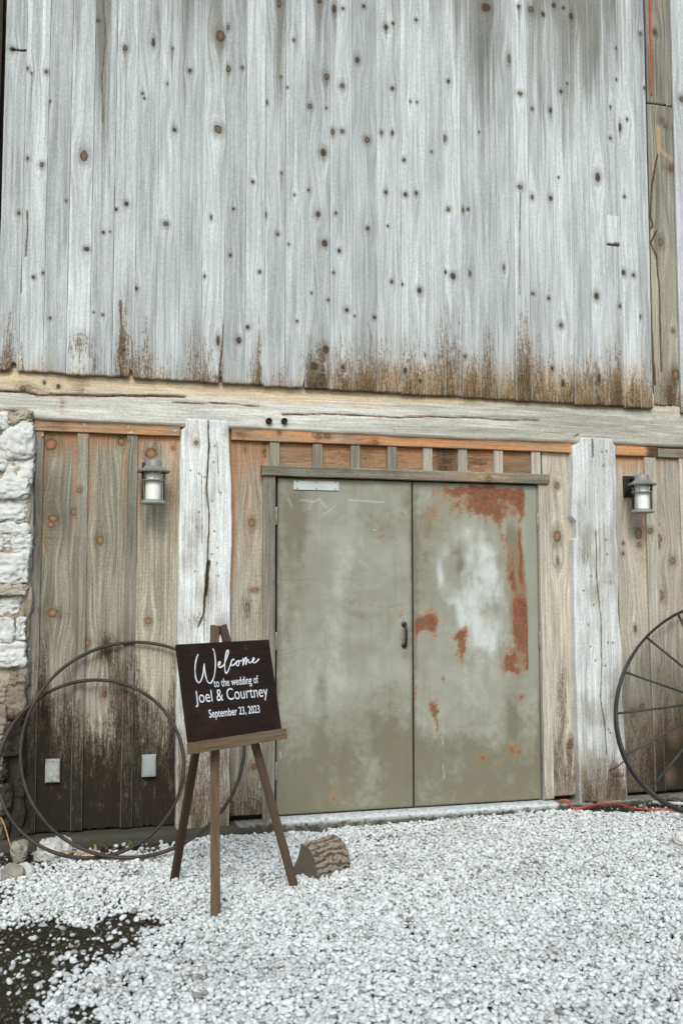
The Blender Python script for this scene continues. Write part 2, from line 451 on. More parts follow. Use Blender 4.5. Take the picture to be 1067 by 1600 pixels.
def mat_stone(name, c1, c2, c3):
    m = NT(name); o = m.obj()
    n1 = m.noise(o, 5., 5, .6); n2 = m.noise(o, 26., 5, .7); n3 = m.noise(o, 3., 4, .6)
    col = m.mix(m.map(n1, .35, .65), c1, c2)
    col = m.mix(m.math('MULTIPLY', m.map(m.math('ADD', m.math('MULTIPLY', n2, .6), m.math('MULTIPLY', n3, .5)), .58, .72), .75), col, c3)
    md = m.sep(m.attr('st').outputs['Vector'])[0]
    mk = m.map(m.math('ADD', md, m.math('MULTIPLY', m.math('SUBTRACT', n2, .5), 1.2)), .3, .8)
    col = m.mix(m.math('MULTIPLY', mk, .93), col, (.022, .018, .013))
    m.bump(n2, .9, .012)
    return m.fin(col, .92, 0., .2)
M['stone'] = mat_stone('limestone', (.72, .71, .67), (.60, .58, .53), (.33, .25, .17))
M['mortar'] = mat_stone('rough_mortar', (.46, .40, .31), (.31, .25, .175), (.20, .125, .07))
M['tanstone'] = mat_stone('tan_fieldstone', (.34, .28, .215), (.25, .20, .15), (.20, .115, .075))

def mat_concrete():
    m = NT('painted_concrete'); o = m.obj()
    n1 = m.noise(o, 4., 5, .6); n2 = m.noise(o, 34., 5, .7)
    st, wt, _ = m.sep(m.attr('st').outputs['Vector'])
    col = m.mix(m.map(n1, .35, .65), (.30, .285, .235), (.22, .205, .165))
    col = m.mix(m.math('MULTIPLY', wt, m.map(n2, .25, .6)), col, (.66, .67, .66))
    mm = m.map(m.math('ADD', st, m.math('MULTIPLY', m.math('SUBTRACT', n2, .5), 1.6)), .3, .75)
    col = m.mix(m.math('MULTIPLY', mm, .9), col, (.040, .035, .022))
    m.bump(n2, .9, .008)
    return m.fin(col, .9, 0., .25)
M['concrete'] = mat_concrete()

def mat_soil():
    m = NT('damp_soil'); o = m.obj()
    n1 = m.noise(o, 2.5, 5, .65); n2 = m.noise(o, 40., 6, .75); n3 = m.noise(o, 9., 5, .65)
    col = m.mix(m.map(n2, .35, .68), (.020, .015, .008), (.060, .045, .026))
    col = m.mix(m.math('MULTIPLY', m.map(n3, .46, .62), .75), col, (.050, .050, .020))
    col = m.mix(m.math('MULTIPLY', m.map(n1, .5, .7), .4), col, (.075, .06, .038))
    m.bump(n2, 1., .02)
    return m.fin(col, .95, 0., .2)
M['soil'] = mat_soil()

def mat_pebble():
    m = NT('white_pebble')
    tone, dirt, _ = m.sep(m.attr('tint', 'INSTANCER').outputs['Vector'])
    o = m.obj()
    n = m.noise(o, 3., 4, .6)
    col = m.mix(m.map(tone, 0., 1.), (.44, .43, .395), (.74, .74, .715))
    col = m.mix(m.map(tone, .10, .02), col, (.27, .245, .20))
    col = m.mix(m.math('MULTIPLY', m.map(n, .5, .75), .35), col, (.52, .48, .40))
    col = m.mix(m.math('MULTIPLY', dirt, .88, None, True), col, (.060, .045, .024))
    return m.fin(col, .75, 0., .3)
M['pebble'] = mat_pebble()

def mat_bark():
    m = NT('rough_bark'); o = m.obj()
    rid = m.attr('st').outputs['Vector']; r = m.sep(rid)[0]
    n = m.noise(o, 60., 5, .7)
    col = m.mix(m.map(n, .3, .7), (.17, .132, .090), (.105, .078, .052))
    col = m.mix(m.map(r, .55, .85), col, (.30, .25, .185))
    col = m.mix(m.map(r, .45, .15), col, (.030, .020, .013))
    m.bump(n, .8, .006)
    return m.fin(col, .95, 0., .15)
M['bark'] = mat_bark()

# ---------------------------------------------------------------- the board builder
_pid = [0]
def board(name, parent, a0, a1, b0, b1, yf, th, mat, du=.007, dv=.014, horiz=False, knots=(), field=None, cracks=(),
          er=.004, ew=.0015, cup=.002, bow=.002, end0=None, end1=None, dents=0., seed=None):
    """One timber as a real solid: a0/a1 across limits (number or function of the along coordinate), b0..b1 along. The front face is a fine grid
    with worn arrises, warp, cracks cut into it and wear fields stored on its points."""
    _pid[0] += 1
    sd = _pid[0]*13 if seed is None else seed
    fa0 = a0 if callable(a0) else (lambda b, q=a0: q+0*b)
    fa1 = a1 if callable(a1) else (lambda b, q=a1: q+0*b)
    bs = list(np.linspace(b0, b1, max(2, int(abs(b1-b0)/dv)+1)))
    for (kx, kz, rx, rz, kt) in knots:
        kb, kr = (kx, rx) if horiz else (kz, rz)
        bs += [q for q in np.arange(kb-2*kr, kb+2*kr, max(kr/4, .003)) if b0 < q < b1]
    bs = np.array(sorted(bs)); keep = [0]
    for i in range(1, len(bs)):
        if bs[i]-bs[keep[-1]] > .0022: keep.append(i)
    keep[-1] = len(bs)-1; bs = bs[keep]
    wmean = abs(float(fa1(np.array((b0+b1)/2)))-float(fa0(np.array((b0+b1)/2))))
    nu = max(3, int(wmean/du))
    s = np.linspace(0, 1, nu+1)
    s = np.unique(np.concatenate([s, [er*.35/wmean, er/wmean, 1-er*.35/wmean, 1-er/wmean]])); nu = len(s)-1
    B, Sg = np.meshgrid(bs, s, indexing='ij')
    e0, e1 = fa0(B), fa1(B)
    e0 = e0 + ew*(fbm(B*6, 0*B+3, sd)-.5)*2; e1 = e1 + ew*(fbm(B*6, 0*B+9, sd+5)-.5)*2
    A = e0*(1-Sg)+e1*Sg
    if end0 is not None: B = B + end0(A)*np.clip(1-(B-b0)/.12, 0, 1)
    if end1 is not None: B = B + end1(A)*np.clip(1-(b1-B)/.12, 0, 1)
    X, Z = (B, A) if horiz else (A, B)
    dist = np.minimum(A-e0, e1-A)
    dy = er*.8*np.clip(1-dist/er, 0, 1)**2 + cup*((Sg-.5)**2*4-.5)*(1 if sd % 2 else -1) + bow*(vn(B*1.3, 0*B, sd+3)-.5)*2
    dy = dy + .0012*(fbm(A*60, B*3, sd+8)-.5)
    if dents: dy = dy + dents*(fbm(X*7, Z*7, sd+21, 4)-.5) + dents*.6*(fbm(A*22, B*4, sd+31, 3)-.5)
    PX, PY = pix(X, yf, Z)
    st = np.zeros(B.shape+(3,))
    if field is not None:
        f = field(PX, PY, X, Z)
        for i in range(3): st[..., i] = f[i]
    H = A+0.0
    kd = np.full(B.shape, 5.0); kt_ = np.zeros(B.shape)
    for (kx, kz, rx, rz, kt) in knots:
        dx, dz = (X-kx)/rx, (Z-kz)/rz
        d = np.hypot(dx, dz)
        kt_ = np.where(d < kd, kt, kt_); kd = np.minimum(kd, d)
        ac, al = (dz*rz, dx*rx) if horiz else (dx*rx, dz*rz)
        R = max(rx, rz)
        infl = np.exp(-(ac/(R*3.0))**2-(al/(R*6.5))**2)
        H = H - ac*infl*.85
        dy = dy - .0015*np.clip(1.3-d, 0, 1)
    for (poly, wid, dep, drk) in cracks:
        q = seg_dist(X+.006*(fbm(X*9, Z*9, 77)-.5), Z+.010*(fbm(X*7, Z*7, 78)-.5), poly)
        k = np.clip(1-q/wid, 0, 1)
        dy = dy + dep*k**.7
        st[..., 0] = np.maximum(st[..., 0], drk*np.clip(1.4-q/wid, 0, 1.4))
    ed = np.clip(1-dist/(er*1.6), 0, 1)
    n0, n1 = B.shape
    Y = yf+dy
    V = np.stack([X, Y, Z], -1).reshape(-1, 3)
    idx = np.arange(n0*n1).reshape(n0, n1)
    F = np.stack([idx[:-1, :-1], idx[:-1, 1:], idx[1:, 1:], idx[1:, :-1]], -1).reshape(-1, 4)
    if horiz: F = F[:, ::-1]
    ring = np.concatenate([idx[0, :-1], idx[:-1, -1], idx[-1, :0:-1], idx[:0:-1, 0]])
    rb = V[ring].copy(); rb[:, 1] = yf+th
    m0 = len(V); m = len(ring)
    V = np.concatenate([V, rb]); bi = m0+np.arange(m)
    j = (np.arange(m)+1) % m
    sf = np.stack([ring[j], ring, bi, bi[j]], -1)
    if horiz: sf = sf[:, ::-1]
    faces = F.tolist()+sf.tolist()
    bk = bi.tolist()
    faces.append(bk if not horiz else bk[::-1])
    me = mesh(name, V, faces)
    sm = np.ones(len(me.polygons), bool); sm[len(F):] = False
    me.polygons.foreach_set('use_smooth', sm)
    cat = lambda a, fl: np.concatenate([a.reshape(-1), fl])
    rs = lambda a: a.reshape(-1)[ring]
    gc = np.stack([cat(H, rs(H)+.03), cat(B, rs(B)), np.full(len(V), (_pid[0]*.6180339) % 1*10)], -1)
    vec_attr(me, 'gc', gc)
    vec_attr(me, 'st', np.stack([cat(st[..., i], rs(st[..., i])) for i in range(3)], -1))
    vec_attr(me, 'kn', np.stack([cat(kd, rs(kd)+3), cat(kt_, rs(kt_)), cat(ed, rs(ed)*.3)], -1))
    return link(name, me, mat, parent)

def kpx(lst, Y):
    out = []
    for k in lst:
        x, y, r = k[:3]; t = k[3] if len(k) > 3 else 0; asp = k[4] if len(k) > 4 else 1.25
        X, Z = W(x, y, Y); sc = abs(WX(x+1, y, Y)-X)
        out.append((X, Z, r*sc, r*sc*asp, t))
    return out
def within(kn, x0, x1, z0=-9, z1=99):
    return [k for k in kn if x0 <= k[0] < x1 and z0 < k[1] < z1]
def cpx(poly, Y): return [W(x, y, Y) for x, y in poly]

# ================================================================ THE SETTING
def make_ground():
    xs = np.concatenate([np.linspace(-40, -4, 10)[:-1], np.linspace(-4, 5, 91), np.linspace(5, 40, 10)[1:]])
    ys = np.concatenate([np.linspace(-40, -5, 10)[:-1], np.linspace(-5, .6, 57), np.linspace(.6, 40, 10)[1:]])
    Xg, Yg = np.meshgrid(xs, ys, indexing='ij')
    Zg = gz(Xg, Yg)-.012+.014*(fbm(Xg*3, Yg*3, 5)-.5)
    V = np.stack([Xg, Yg, Zg], -1).reshape(-1, 3)
    i = np.arange(Xg.size).reshape(Xg.shape)
    F = np.stack([i[:-1, :-1], i[1:, :-1], i[1:, 1:], i[:-1, 1:]], -1).reshape(-1, 4).tolist()
    tag(link('ground', mesh('ground', V, F), M['soil']), 'dark damp soil with patches of moss under the gravel', 'ground', kind='structure')
make_ground()

# ================================================================ THE BARN
barn = empty('barn', (0, 0, 0))
tag(barn, 'weathered grey timber barn with rusty metal double doors', 'barn')

YS, YB, YP, YI = -.095, -.060, -.068, 0.0          # fronts of siding, beam, posts, infill boards
ZTOP = WZ(533, -60, YS)+.45
link('dark_backing', box_me('dark_backing', -3.4, 4.2, .075, .35, -.12, ZTOP+.05, 0), M['core'], barn)  # unseen dark box added behind the boards so no light leaks through gaps

# ---- upper siding
KN = [(20, 77, 6, 0, 1.), (43, 107, 4, 1), (50, 114, 2.5, 1), (73, 112, 4, 1), (154, 32, 5, 1, .8), (196, 75, 5.5, 1), (240, 66, 4, 0, 2.4), (297, 110, 4),
      (345, 57, 10, 1, 1.3), (356, 43, 4, 1, 1.6), (357, 107, 5, 1, 1.5), (379, 106, 3.2, 1), (341, 203, 8.5, 1, 1.1), (132, 243, 8, 1, 1.5), (44, 247, 3.6, 1), (66, 257, 4.5, 1, 1.4),
      (273, 203, 4.2), (223, 146, 2.8), (226, 154, 2.6), (78, 158, 2.8), (198, 318, 4.5, 0, 1.3), (182, 327, 3.5), (259, 350, 6, 1, .95), (162, 363, 3.6), (172, 362, 2), (136, 389, 6, 0, .85),
      (30, 333, 3.6, 1), (104, 314, 2.6, 1), (395, 284, 3.2), (365, 327, 3), (434, 366, 3.2, 1), (436, 6, 5, 1, 1.9), (459, 63, 3.2, 1), (522, 13, 5, 0, 1.8), (536, 13, 3), (499, 2, 5),
      (510, 120, 6, 1), (484, 166, 5, 1), (505, 238, 6.5, 0, 1.3), (535, 134, 5, 1), (520, 206, 4.5, 1, 1.5), (535, 205, 4.2, 1), (497, 335, 5, 0, 1.3), (507, 380, 6.5, 0, 1.15), (525, 333, 3), (530, 392, 3.6, 0, 1.5),
      (439, 120, 2.4, 1), (449, 137, 2.6), (482, 297, 2.6), (460, 305, 2.4, 1), (440, 270, 2.4, 1), (417, 160, 2.6, 0, 2.), (415, 336, 2.4, 0, 3), (510, 169, 2.2), (270, 76, 2, 0, 2), (262, 131, 2, 0, 2), (330, 340, 2.6, 0, 2.2),
      (53, 433, 4, 0, 1), (68, 426, 3), (213, 451, 4.2), (79, 497, 3, 1), (147, 488, 2), (161, 492, 3, 1), (387, 511, 4), (373, 532, 5.5, 0, 1.3), (341, 532, 4, 0, 2.6), (406, 425, 3.2), (360, 399, 3),
      (509, 546, 7, 0, 1.4), (490, 572, 9, 0, 1.1), (513, 469, 3), (502, 600, 4.5), (194, 547, 4), (320, 432, 2.2, 0, 2), (464, 502, 2.4), (487, 458, 2.2), (521, 426, 2.2), (451, 382, 2.4),
      (568, 10, 3.6), (603, 42, 5), (614, 36, 2.8), (650, 31, 3), (558, 94, 5, 0, 1.4), (613, 138, 4), (759, 11, 11, 0, .8), (700, 127, 3), (641, 159, 2.2), (651, 160, 2.2), (573, 219, 5.5, 1), (596, 207, 3.6, 1), (613, 207, 3, 0, 2.),
      (694, 216, 4.5, 1, 1.5), (631, 250, 3.2), (603, 300, 3.6), (633, 304, 4.2), (650, 302, 3.8), (574, 357, 3.6), (700, 327, 4.2, 1), (606, 353, 2.4), (674, 237, 2.2), (829, 14, 6, 1, 1.2), (848, 22, 4), (865, 8, 4), (892, 25, 4.5, 0, 1.5), (810, 10, 3), (880, 12, 2.8),
      (795, 92, 3, 1, 3.2), (812, 146, 5.5, 1, .8), (860, 172, 4), (876, 143, 3.2), (968, 198, 3.4, 0, 2.6), (979, 186, 2.6), (953, 216, 2.8), (953, 167, 2.4), (963, 124, 2.4), (933, 277, 5.5, 0, 1.7), (975, 307, 2.6), (812, 292, 5.5, 1, .9),
      (831, 308, 3.6, 1, 1.6), (860, 310, 3.8), (748, 206, 2.4), (886, 130, 2.2), (872, 277, 2), (723, 328, 3, 1, 1.8), (731, 327, 2.6), (831, 170, 3, 1), (963, 75, 2.8), (1006, 137, 2.4), (1000, 52, 3, 1),
      (612, 440, 3.4), (628, 444, 2.8), (655, 454, 5), (707, 432, 5.5), (695, 425, 3.6), (542, 484, 4), (585, 496, 3.6), (973, 426, 4.5), (989, 430, 3.2), (931, 463, 5, 0, 1.4), (832, 459, 4, 1, .8), (857, 466, 3),
      (999, 495, 3, 1, 1.6), (935, 591, 4.5, 0, 2.), (536, 574, 4), (656, 595, 4), (633, 579, 4, 0, 1.8), (726, 557, 3.6, 1), (879, 599, 4, 0, 1.6), (876, 508, 4.5, 1, 1.2), (968, 478, 2.6, 0, 1.5), (787, 418, 2.6, 1, 2.5), (734, 427, 2.8, 1, 2.), (554, 494, 2.2), (862, 575, 3.2), (665, 556, 2.2, 0, 2.)]
KS = kpx([(k[0], k[1], k[2]*.66)+tuple(k[3:]) for k in KN], YS)
KTAIL = [random.choice((0, 0, .05, .09, .16)) for _ in KS]
STN = [(12, 13, 110, 1.0), (35, 5, 60, .6), (70, 6, 50, .35), (192, 11, 118, 1.15), (212, 7, 85, 1.), (232, 9, 112, .85), (150, 9, 60, .45), (262, 12, 40, .3), (300, 12, 100, .5),
       (322, 14, 120, .62), (345, 7, 62, 1.), (398, 9, 75, .65), (405, 4, 118, .9), (440, 14, 50, .35), (490, 15, 95, 1.2), (508, 8, 60, .85), (535, 12, 60, .55), (570, 16, 50, .45), (595, 13, 100, .62),
       (640, 26, 60, .55), (700, 15, 130, .85), (712, 8, 190, .5), (735, 12, 95, .5), (760, 11, 115, .68), (785, 12, 85, .4), (812, 12, 150, 1.2), (825, 8, 125, .85), (845, 18, 112, .78), (893, 8, 135, 1.1),
       (910, 13, 85, .7), (935, 15, 125, 1.1), (965, 13, 115, .85), (990, 14, 75, 1.)]
GRY = [(165, 13, 270, 1.), (155, 7, 110, .6), (335, 22, 120, .95), (245, 10, 170, .45), (290, 13, 180, .7), (440, 14, 190, .7), (498, 10, 70, .8), (750, 26, 190, 1.05), (715, 12, 100, .6), (830, 14, 130, .6),
       (850, 18, 280, .65), (885, 18, 220, .9), (915, 9, 170, .6), (925, 17, 130, 1.), (955, 10, 220, .6), (1000, 14, 220, .5), (60, 8, 320, .5), (120, 10, 120, .5), (270, 12, 300, .35), (345, 10, 330, .35), (435, 6, 300, .4), (540, 20, 60, .5), (620, 22, 50, .4), (680, 12, 120, .4)]
edges_m = [-3, 34, 71, 107, 143, 178, 212, 246, 281, 316, 351, 384, 414, 446, 477, 516, 551, 589, 627, 665, 694, 721, 749, 777, 804, 828, 867, 895, 923, 947, 971, 997, 1015]
def f_siding(px, py, X, Z):
    d = 577+.0593*px-py
    jag = (vn(X*22, Z*.6, 3)-.5)*60+(vn(X*70, Z*1.5, 4)-.5)*30
    pk = np.searchsorted(np.array(edges_m, float), px)
    ph = .55+.75*_h(pk, pk*0+3, 5); pi_ = .55+.6*_h(pk, pk*0+8, 6)
    st = 0
    for xc, w, h, s in STN:
        st = st+s*np.exp(-((px-xc)/w)**2)*np.clip((h*1.15+jag*h/110-d)/h*1.15, 0, 1.05)
    st = st+.75*np.exp(-((px-125)/15)**2-((py-538)/22)**2)
    st = st*(1.15-.45*sst(480, 620, px))+.80*pi_*sst(470, 580, px)*np.clip(1-(d-jag*.5)/(125*ph), 0, 1)+.42*pi_*np.clip(1-(d-jag*.3)/(75*ph), 0, 1)
    st = st-.55*np.clip(fbm(X*38, Z*14, 37, 3)-.56, 0, 1)*3*sst(.1, .6, st)
    wa = .42*sst(440, 640, px)*np.exp(-np.clip(d, 0, None)/60)+.22*np.exp(-np.clip(d, 0, None)/30)
    g = .04+.40*(fbm(X*14, Z*.7, 31)-.42)+.25*(fbm(X*5, Z*1.5, 35)-.5)+0*px
    for xc, w, h, s in GRY: g = g+.55*s*np.exp(-((px-xc)/w)**2)*np.exp(-(np.clip(py, 0, None)/h)**2)
    g = g+.22*np.exp(-np.clip(py+30, 0, None)/110)+.14*sst(680, 1000, px)*np.exp(-py/260)
    g = g-.25*np.exp(-((py-420)/120)**2)
    for (kx, kz, rx, rz, kt), ln in zip(KS, KTAIL):
        if ln > 0:
            m_ = (np.abs(X-kx) < rx*3) & (Z < kz) & (Z > kz-4*ln)
            if m_.any(): g = g+np.where(m_, .55*np.exp(-((X-kx)/(rx*.9))**2)*np.exp(-np.clip(kz-Z, 0, 9)/ln), 0)
    return st*.55, wa*1.9+.10*np.clip(1-d/160, 0, 1), g
ex = [WX(e if e > 0 else 0, 420, YS) for e in edges_m]
def siding_end(seed, deep=.010, notch=None):
    def f(x):
        r = deep*(vn(x*70, 0*x, seed)-.5)+.006*(vn(x*260, 0*x, seed+1)-.5)
        if notch is not None:
            xc, w, hgt = notch; r = r+hgt*np.exp(-((x-xc)/w)**4)
        return r
    return f
notches = {0: (WX(22, 570, YS), .018, .055), 5: (WX(205, 580, YS), .012, .05), 9: (WX(345, 590, YS), .008, .045), 13: (WX(480, 598, YS), .028, .06)}
for i in range(len(ex)-1):
    x0, x1 = ex[i], ex[i+1]
    zb = WZ((edges_m[i]+edges_m[i+1])/2, 577.5+.0593*(edges_m[i]+edges_m[i+1])/2, YS) + (i % 3-1)*.003
    cr = []
    if i == 0: cr = [(cpx([(20, 78), (35, 79), (50, 78)], YS), .007, .012, 1.)]
    if i == 1: cr = [(cpx([(43, 330), (44, 360), (41, 400)], YS), .006, .01, .8), (cpx([(34, 240), (35, 330), (33, 455)], YS), .005, .015, 1.)]
    if i == 2: cr = [(cpx([(76, 150), (74, 190), (72, 230)], YS), .006, .01, .8)]
    if i == 4: cr = [(cpx([(162, 0), (166, 60), (160, 120), (161, 190)], YS), .006, .006, .7)]
    if i == 24: cr = [(cpx([(813, 300), (812, 340), (812, 460)], YS), .005, .008, .7)]
    if i == 5: cr = [(cpx([(188, 470), (192, 520), (188, 560)], YS), .008, .012, .9), (cpx([(207, 535), (208, 575)], YS), .005, .012, .9)]
    if i == 9: cr = [(cpx([(350, 510), (346, 560), (342, 595)], YS), .006, .012, .9)]
    g = .0003+.0011*random.random()**2
    board('plank', barn, x0+g, x1-g, zb, ZTOP, YS+random.uniform(-.003, .003), .022, M['siding'], .006, .014, knots=within(KS, x0, x1),
          field=f_siding, cracks=cr, er=.0035, cup=.0015, end0=siding_end(100+i, .008, notches.get(i)))
# a square plug let into one of the planks
x0, z1 = W(946, 337, YS); x1, z0 = W(967, 384, YS)
board('patch', barn, x0, x1, z0, z1, YS-.009, .012, M['siding'], .006, .008, field=lambda px, py, X, Z: (.9*sst(376, 382, py), .15*sst(370, 380, py), 0*px), er=.003)

# ---- setback boards to the side of the siding, and the pale board beyond
YK = -.069
sx0 = WX(1017, 420, YK); sx1 = WX(1058, 420, YK)
zj = WZ(1036, 165, YK); zbk = WZ(1036, 633, YK)
def f_set(px, py, X, Z):
    br = np.minimum(seg_dist(px, py, [(1027, 200), (1029, 232), (1052, 252)])/5., seg_dist(px, py, [(1029, 232), (1022, 262)])/4.)
    wa = 1.1*np.clip(1.2-br, 0, 1)+.2*sst(250, 330, py)*np.exp(-((px-1030)/10)**2)
    st = .8*np.exp(-((px-1050)/14)**2-((py-262)/9)**2)+.7*sst(560, 620, py)*np.exp(-((px-1048)/9)**2)+.4*sst(540, 620, py)
    g = .5-.75*sst(330, 520, py)
    return st, wa, g
ks2 = kpx([(1022, 51, 3.2), (1033, 188, 2.6, 1), (1038, 197, 2.2, 1), (1052, 200, 2.6, 1), (1031, 378, 3.2, 1, 1.6), (1051, 517, 2.2, 1), (1055, 585, 5, 1, 1.3), (1060, 367, 2, 1)], YK)
board('board', barn, sx0, sx1, zj+.004, ZTOP, YK-.004, .022, M['setback'], .006, .014, knots=within(ks2, sx0, sx1, zj), field=f_set, end0=siding_end(301, .02, (WX(1053, 160, YK), .008, .05)))
board('board', barn, sx0, sx1+.004, zbk, zj-.004, YK, .022, M['setback'], .005, .012, knots=within(ks2, sx0, sx1, -9, zj), field=f_set, end0=siding_end(302, .012),
      cracks=[(cpx([(1027, 242), (1018, 290), (1016, 340), (1020, 353), (1015, 358)], YK), .008, .014, 1.1), (cpx([(1026, 360), (1016, 379), (1025, 400), (1030, 450), (1031, 520), (1033, 580)], YK), .007, .014, 1.05),
              (cpx([(1015, 470), (1018, 530), (1023, 600)], YK), .012, .018, 1.1)])
board('splinter', barn, WX(1015.2, 100, YK-.006), lambda z: np.interp(z, [WZ(1016, 150, YK), WZ(1016, 20, YK)], [WX(1016.4, 100, YK-.006), WX(1018.2, 100, YK-.006)]), WZ(1016, 150, YK), ZTOP, YK-.012, .007, M['cord'], .003, .03, er=.001)
px = 1058
for i, wpx in enumerate((34, 36, 33, 38, 35, 37, 34, 36, 35)):
    xa, xb = WX(px, 400, YS), WX(px+wpx, 400, YS)
    board('plank', barn, xa+.002, xb-.002, WZ(px+10, 645, YS), ZTOP, YS, .022, M['siding'], .008, .02, field=lambda px, py, X, Z: (.8*sst(590, 650, py), .2*sst(560, 640, py), 0*px), knots=kpx([(px+6, 155, 3.4, 1), (px+18, 470, 4)], YS))
    px += wpx

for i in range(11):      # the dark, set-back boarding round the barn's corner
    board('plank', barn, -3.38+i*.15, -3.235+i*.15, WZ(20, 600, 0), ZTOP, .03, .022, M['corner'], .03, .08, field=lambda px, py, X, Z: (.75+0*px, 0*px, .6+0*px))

# ---- the long beam
def beam_lo(x):
    PXs = pix(x, YB, 2.45+0*x)[0]
    lo = np.interp(PXs, [-400, 40, 50, 100, 500, 870, 1067, 1400], [0, 0, 0, 0, 0, 0, 0, 0])
    z = zb0+(zb1-zb0)*(x-xb0)/(xb1-xb0)
    return z+.05*sst(52, 42, PXs)+.006*(fbm(x*2.2, 0*x, 61)-.5)-.004*np.sin(x*1.3)
xb0, zb0 = W(100, 658, YB); xb1, zb1 = W(870, 690.5, YB)
def f_beam(px, py, X, Z):
    rel = (py-(577+.0593*px))/(78-.017*px)
    st = .8*np.exp(-((px-45)/16)**2-((py-607)/9)**2)+.55*np.exp(-((px-125)/14)**2-((py-606)/16)**2)+.4*np.exp(-((px-98)/6)**2-((py-630)/22)**2)
    st = st+.35*np.exp(-((px-75)/25)**2-((py-612)/6)**2)+.16*(fbm(X*5, Z*22, 9)-.4)
    wa = 1.25*np.clip(1-rel/.62, 0, 1)*(.45+.8*fbm(X*3, Z*9, 41))*sst(900, 500, px)+.5*np.clip(1-rel/.3, 0, 1)+.55*sst(.86, 1.0, rel)+.25*np.exp(-((px-90)/70)**2)
    g = .22+.9*sst(450, 950, px)*(.35+.65*np.abs(fbm(X*2.5, Z*18, 12)*2-1))+.35*sst(.55, .95, rel)*sst(400, 800, px)-.2*sst(.3, .6, rel)*sst(300, 100, px)
    return st, wa, g
cr = [(cpx([(0, 611), (40, 612), (60, 618), (100, 617), (180, 619), (235, 618), (290, 620)], YB), .007, .02, 1.2), (cpx([(270, 629), (340, 630), (405, 634)], YB), .004, .012, .9),
      (cpx([(440, 648), (530, 647), (616, 653), (680, 651), (731, 653), (840, 658)], YB), .005, .016, 1.05), (cpx([(896, 684), (905, 677)], YB), .004, .01, 1.)]
board('beam', barn, beam_lo, lambda x: zb0+.40+0*x, WX(-170, 600, YB), 4.1, YB, .15, M['beam'], .008, .012, True, kpx([(36, 607, 5, 1, .9), (92, 604, 3), (70, 598, 2.5)], YB), f_beam, cr, er=.022, ew=.004, cup=.004, bow=.006, dents=.014)
for x, y in ((420, 658), (444, 658)):
    X, Z = W(x, y, YB)
    pg = link('peg', lathe_me('peg', [(.0, 0), (.012, 0), (.013, -.006), (.019, -.0065), (.020, .01), (.0195, .02)], 16), M['core'], barn, (X, YB-.012, Z)); pg.rotation_euler = (math.radians(-90), 0, 0)

# ---- posts
def edge_px(tab, Y):
    zs = np.array([WZ(x, y, Y) for x, y in tab]); xs = np.array([WX(x, y, Y) for x, y in tab])
    o = np.argsort(zs); zs, xs = zs[o], xs[o]
    return lambda z: np.interp(z, zs, xs)
def f_post1(px, py, X, Z):
    st = .75*sst(1060, 1230, py)*(.5+.9*fbm(X*16, Z*4, 51))+.55*np.exp(-((px-310)/13)**2-((py-970)/16)**2)+.35*np.exp(-((px-325)/7)**2-((py-900)/55)**2)
    st = st+.25*np.exp(-((px-290)/6)**2-((py-965)/40)**2)
    wa = .25*np.exp(-((px-359)/4)**2)*sst(650, 760, py)+.25*np.exp(-((py-662)/8)**2)
    g = .18+1.3*(fbm(X*9, Z*5, 53, 4)-.45)+.45*sst(900, 1200, py)
    return st, wa, g
def f_post2(px, py, X, Z):
    st = .85*sst(1165, 1240, py)*(.4+1.1*fbm(X*22, Z*5, 54))+.45*np.exp(-((px-915)/11)**2-((py-862)/22)**2)+.4*np.exp(-((px-953)/9)**2-((py-910)/4)**2)+.5*np.exp(-((px-960)/10)**2-((py-1205)/25)**2)+.3*np.exp(-((px-935)/16)**2-((py-1130)/6)**2)
    wa = .35*np.exp(-((px-973)/5)**2-((py-1120)/60)**2)+.2*np.exp(-((py-690)/8)**2)
    g = .18+1.3*(fbm(X*9, Z*5, 55, 4)-.45)+.45*sst(980, 1220, py)
    return st, wa, g
zp0 = -.045
kp = kpx([(307, 692, 3, 1, 1.3)]+[(x, y, .9) for x, y in ((323, 770), (320, 745), (335, 830), (311, 800), (340, 856), (308, 823), (331, 866), (339, 880), (305, 893), (341, 900), (336, 697), (334, 722), (332, 783), (345, 770), (311, 740), (298, 735))], YP)
board('post', barn, edge_px([(291, 656), (290, 668), (283, 671), (281, 760), (279, 900), (277, 1000), (275, 1290)], YP),
      edge_px([(354, 657), (357, 664), (362, 740), (363, 850), (361, 870), (360, 1000), (359, 1290)], YP), zp0, WZ(320, 656, YP), YP, .14, M['post'], .005, .010, False, kp, f_post1,
      [(cpx([(326, 657), (327, 700), (323, 760), (327, 800), (326, 850), (324, 885)], YP), .005, .02, 1.1), (cpx([(326, 878), (324, 900), (322, 930)], YP), .011, .035, 1.4), (cpx([(322, 920), (319, 960), (311, 978)], YP), .006, .02, 1.1), (cpx([(340, 690), (342, 770)], YP), .003, .008, .7), (cpx([(318, 930), (320, 1000)], YP), .003, .008, .8), (cpx([(315, 740), (316, 850)], YP), .003, .006, .6)],
      er=.010, ew=.006, dents=.016, bow=.004)
kp = kpx([(x, y, .9) for x, y in ((940, 706), (947, 705), (943, 727), (946, 843), (948, 866), (923, 900), (912, 923), (927, 945), (930, 1032), (945, 1040), (919, 976), (922, 1010), (949, 1004), (957, 1004), (953, 1145), (951, 1140))], YP)
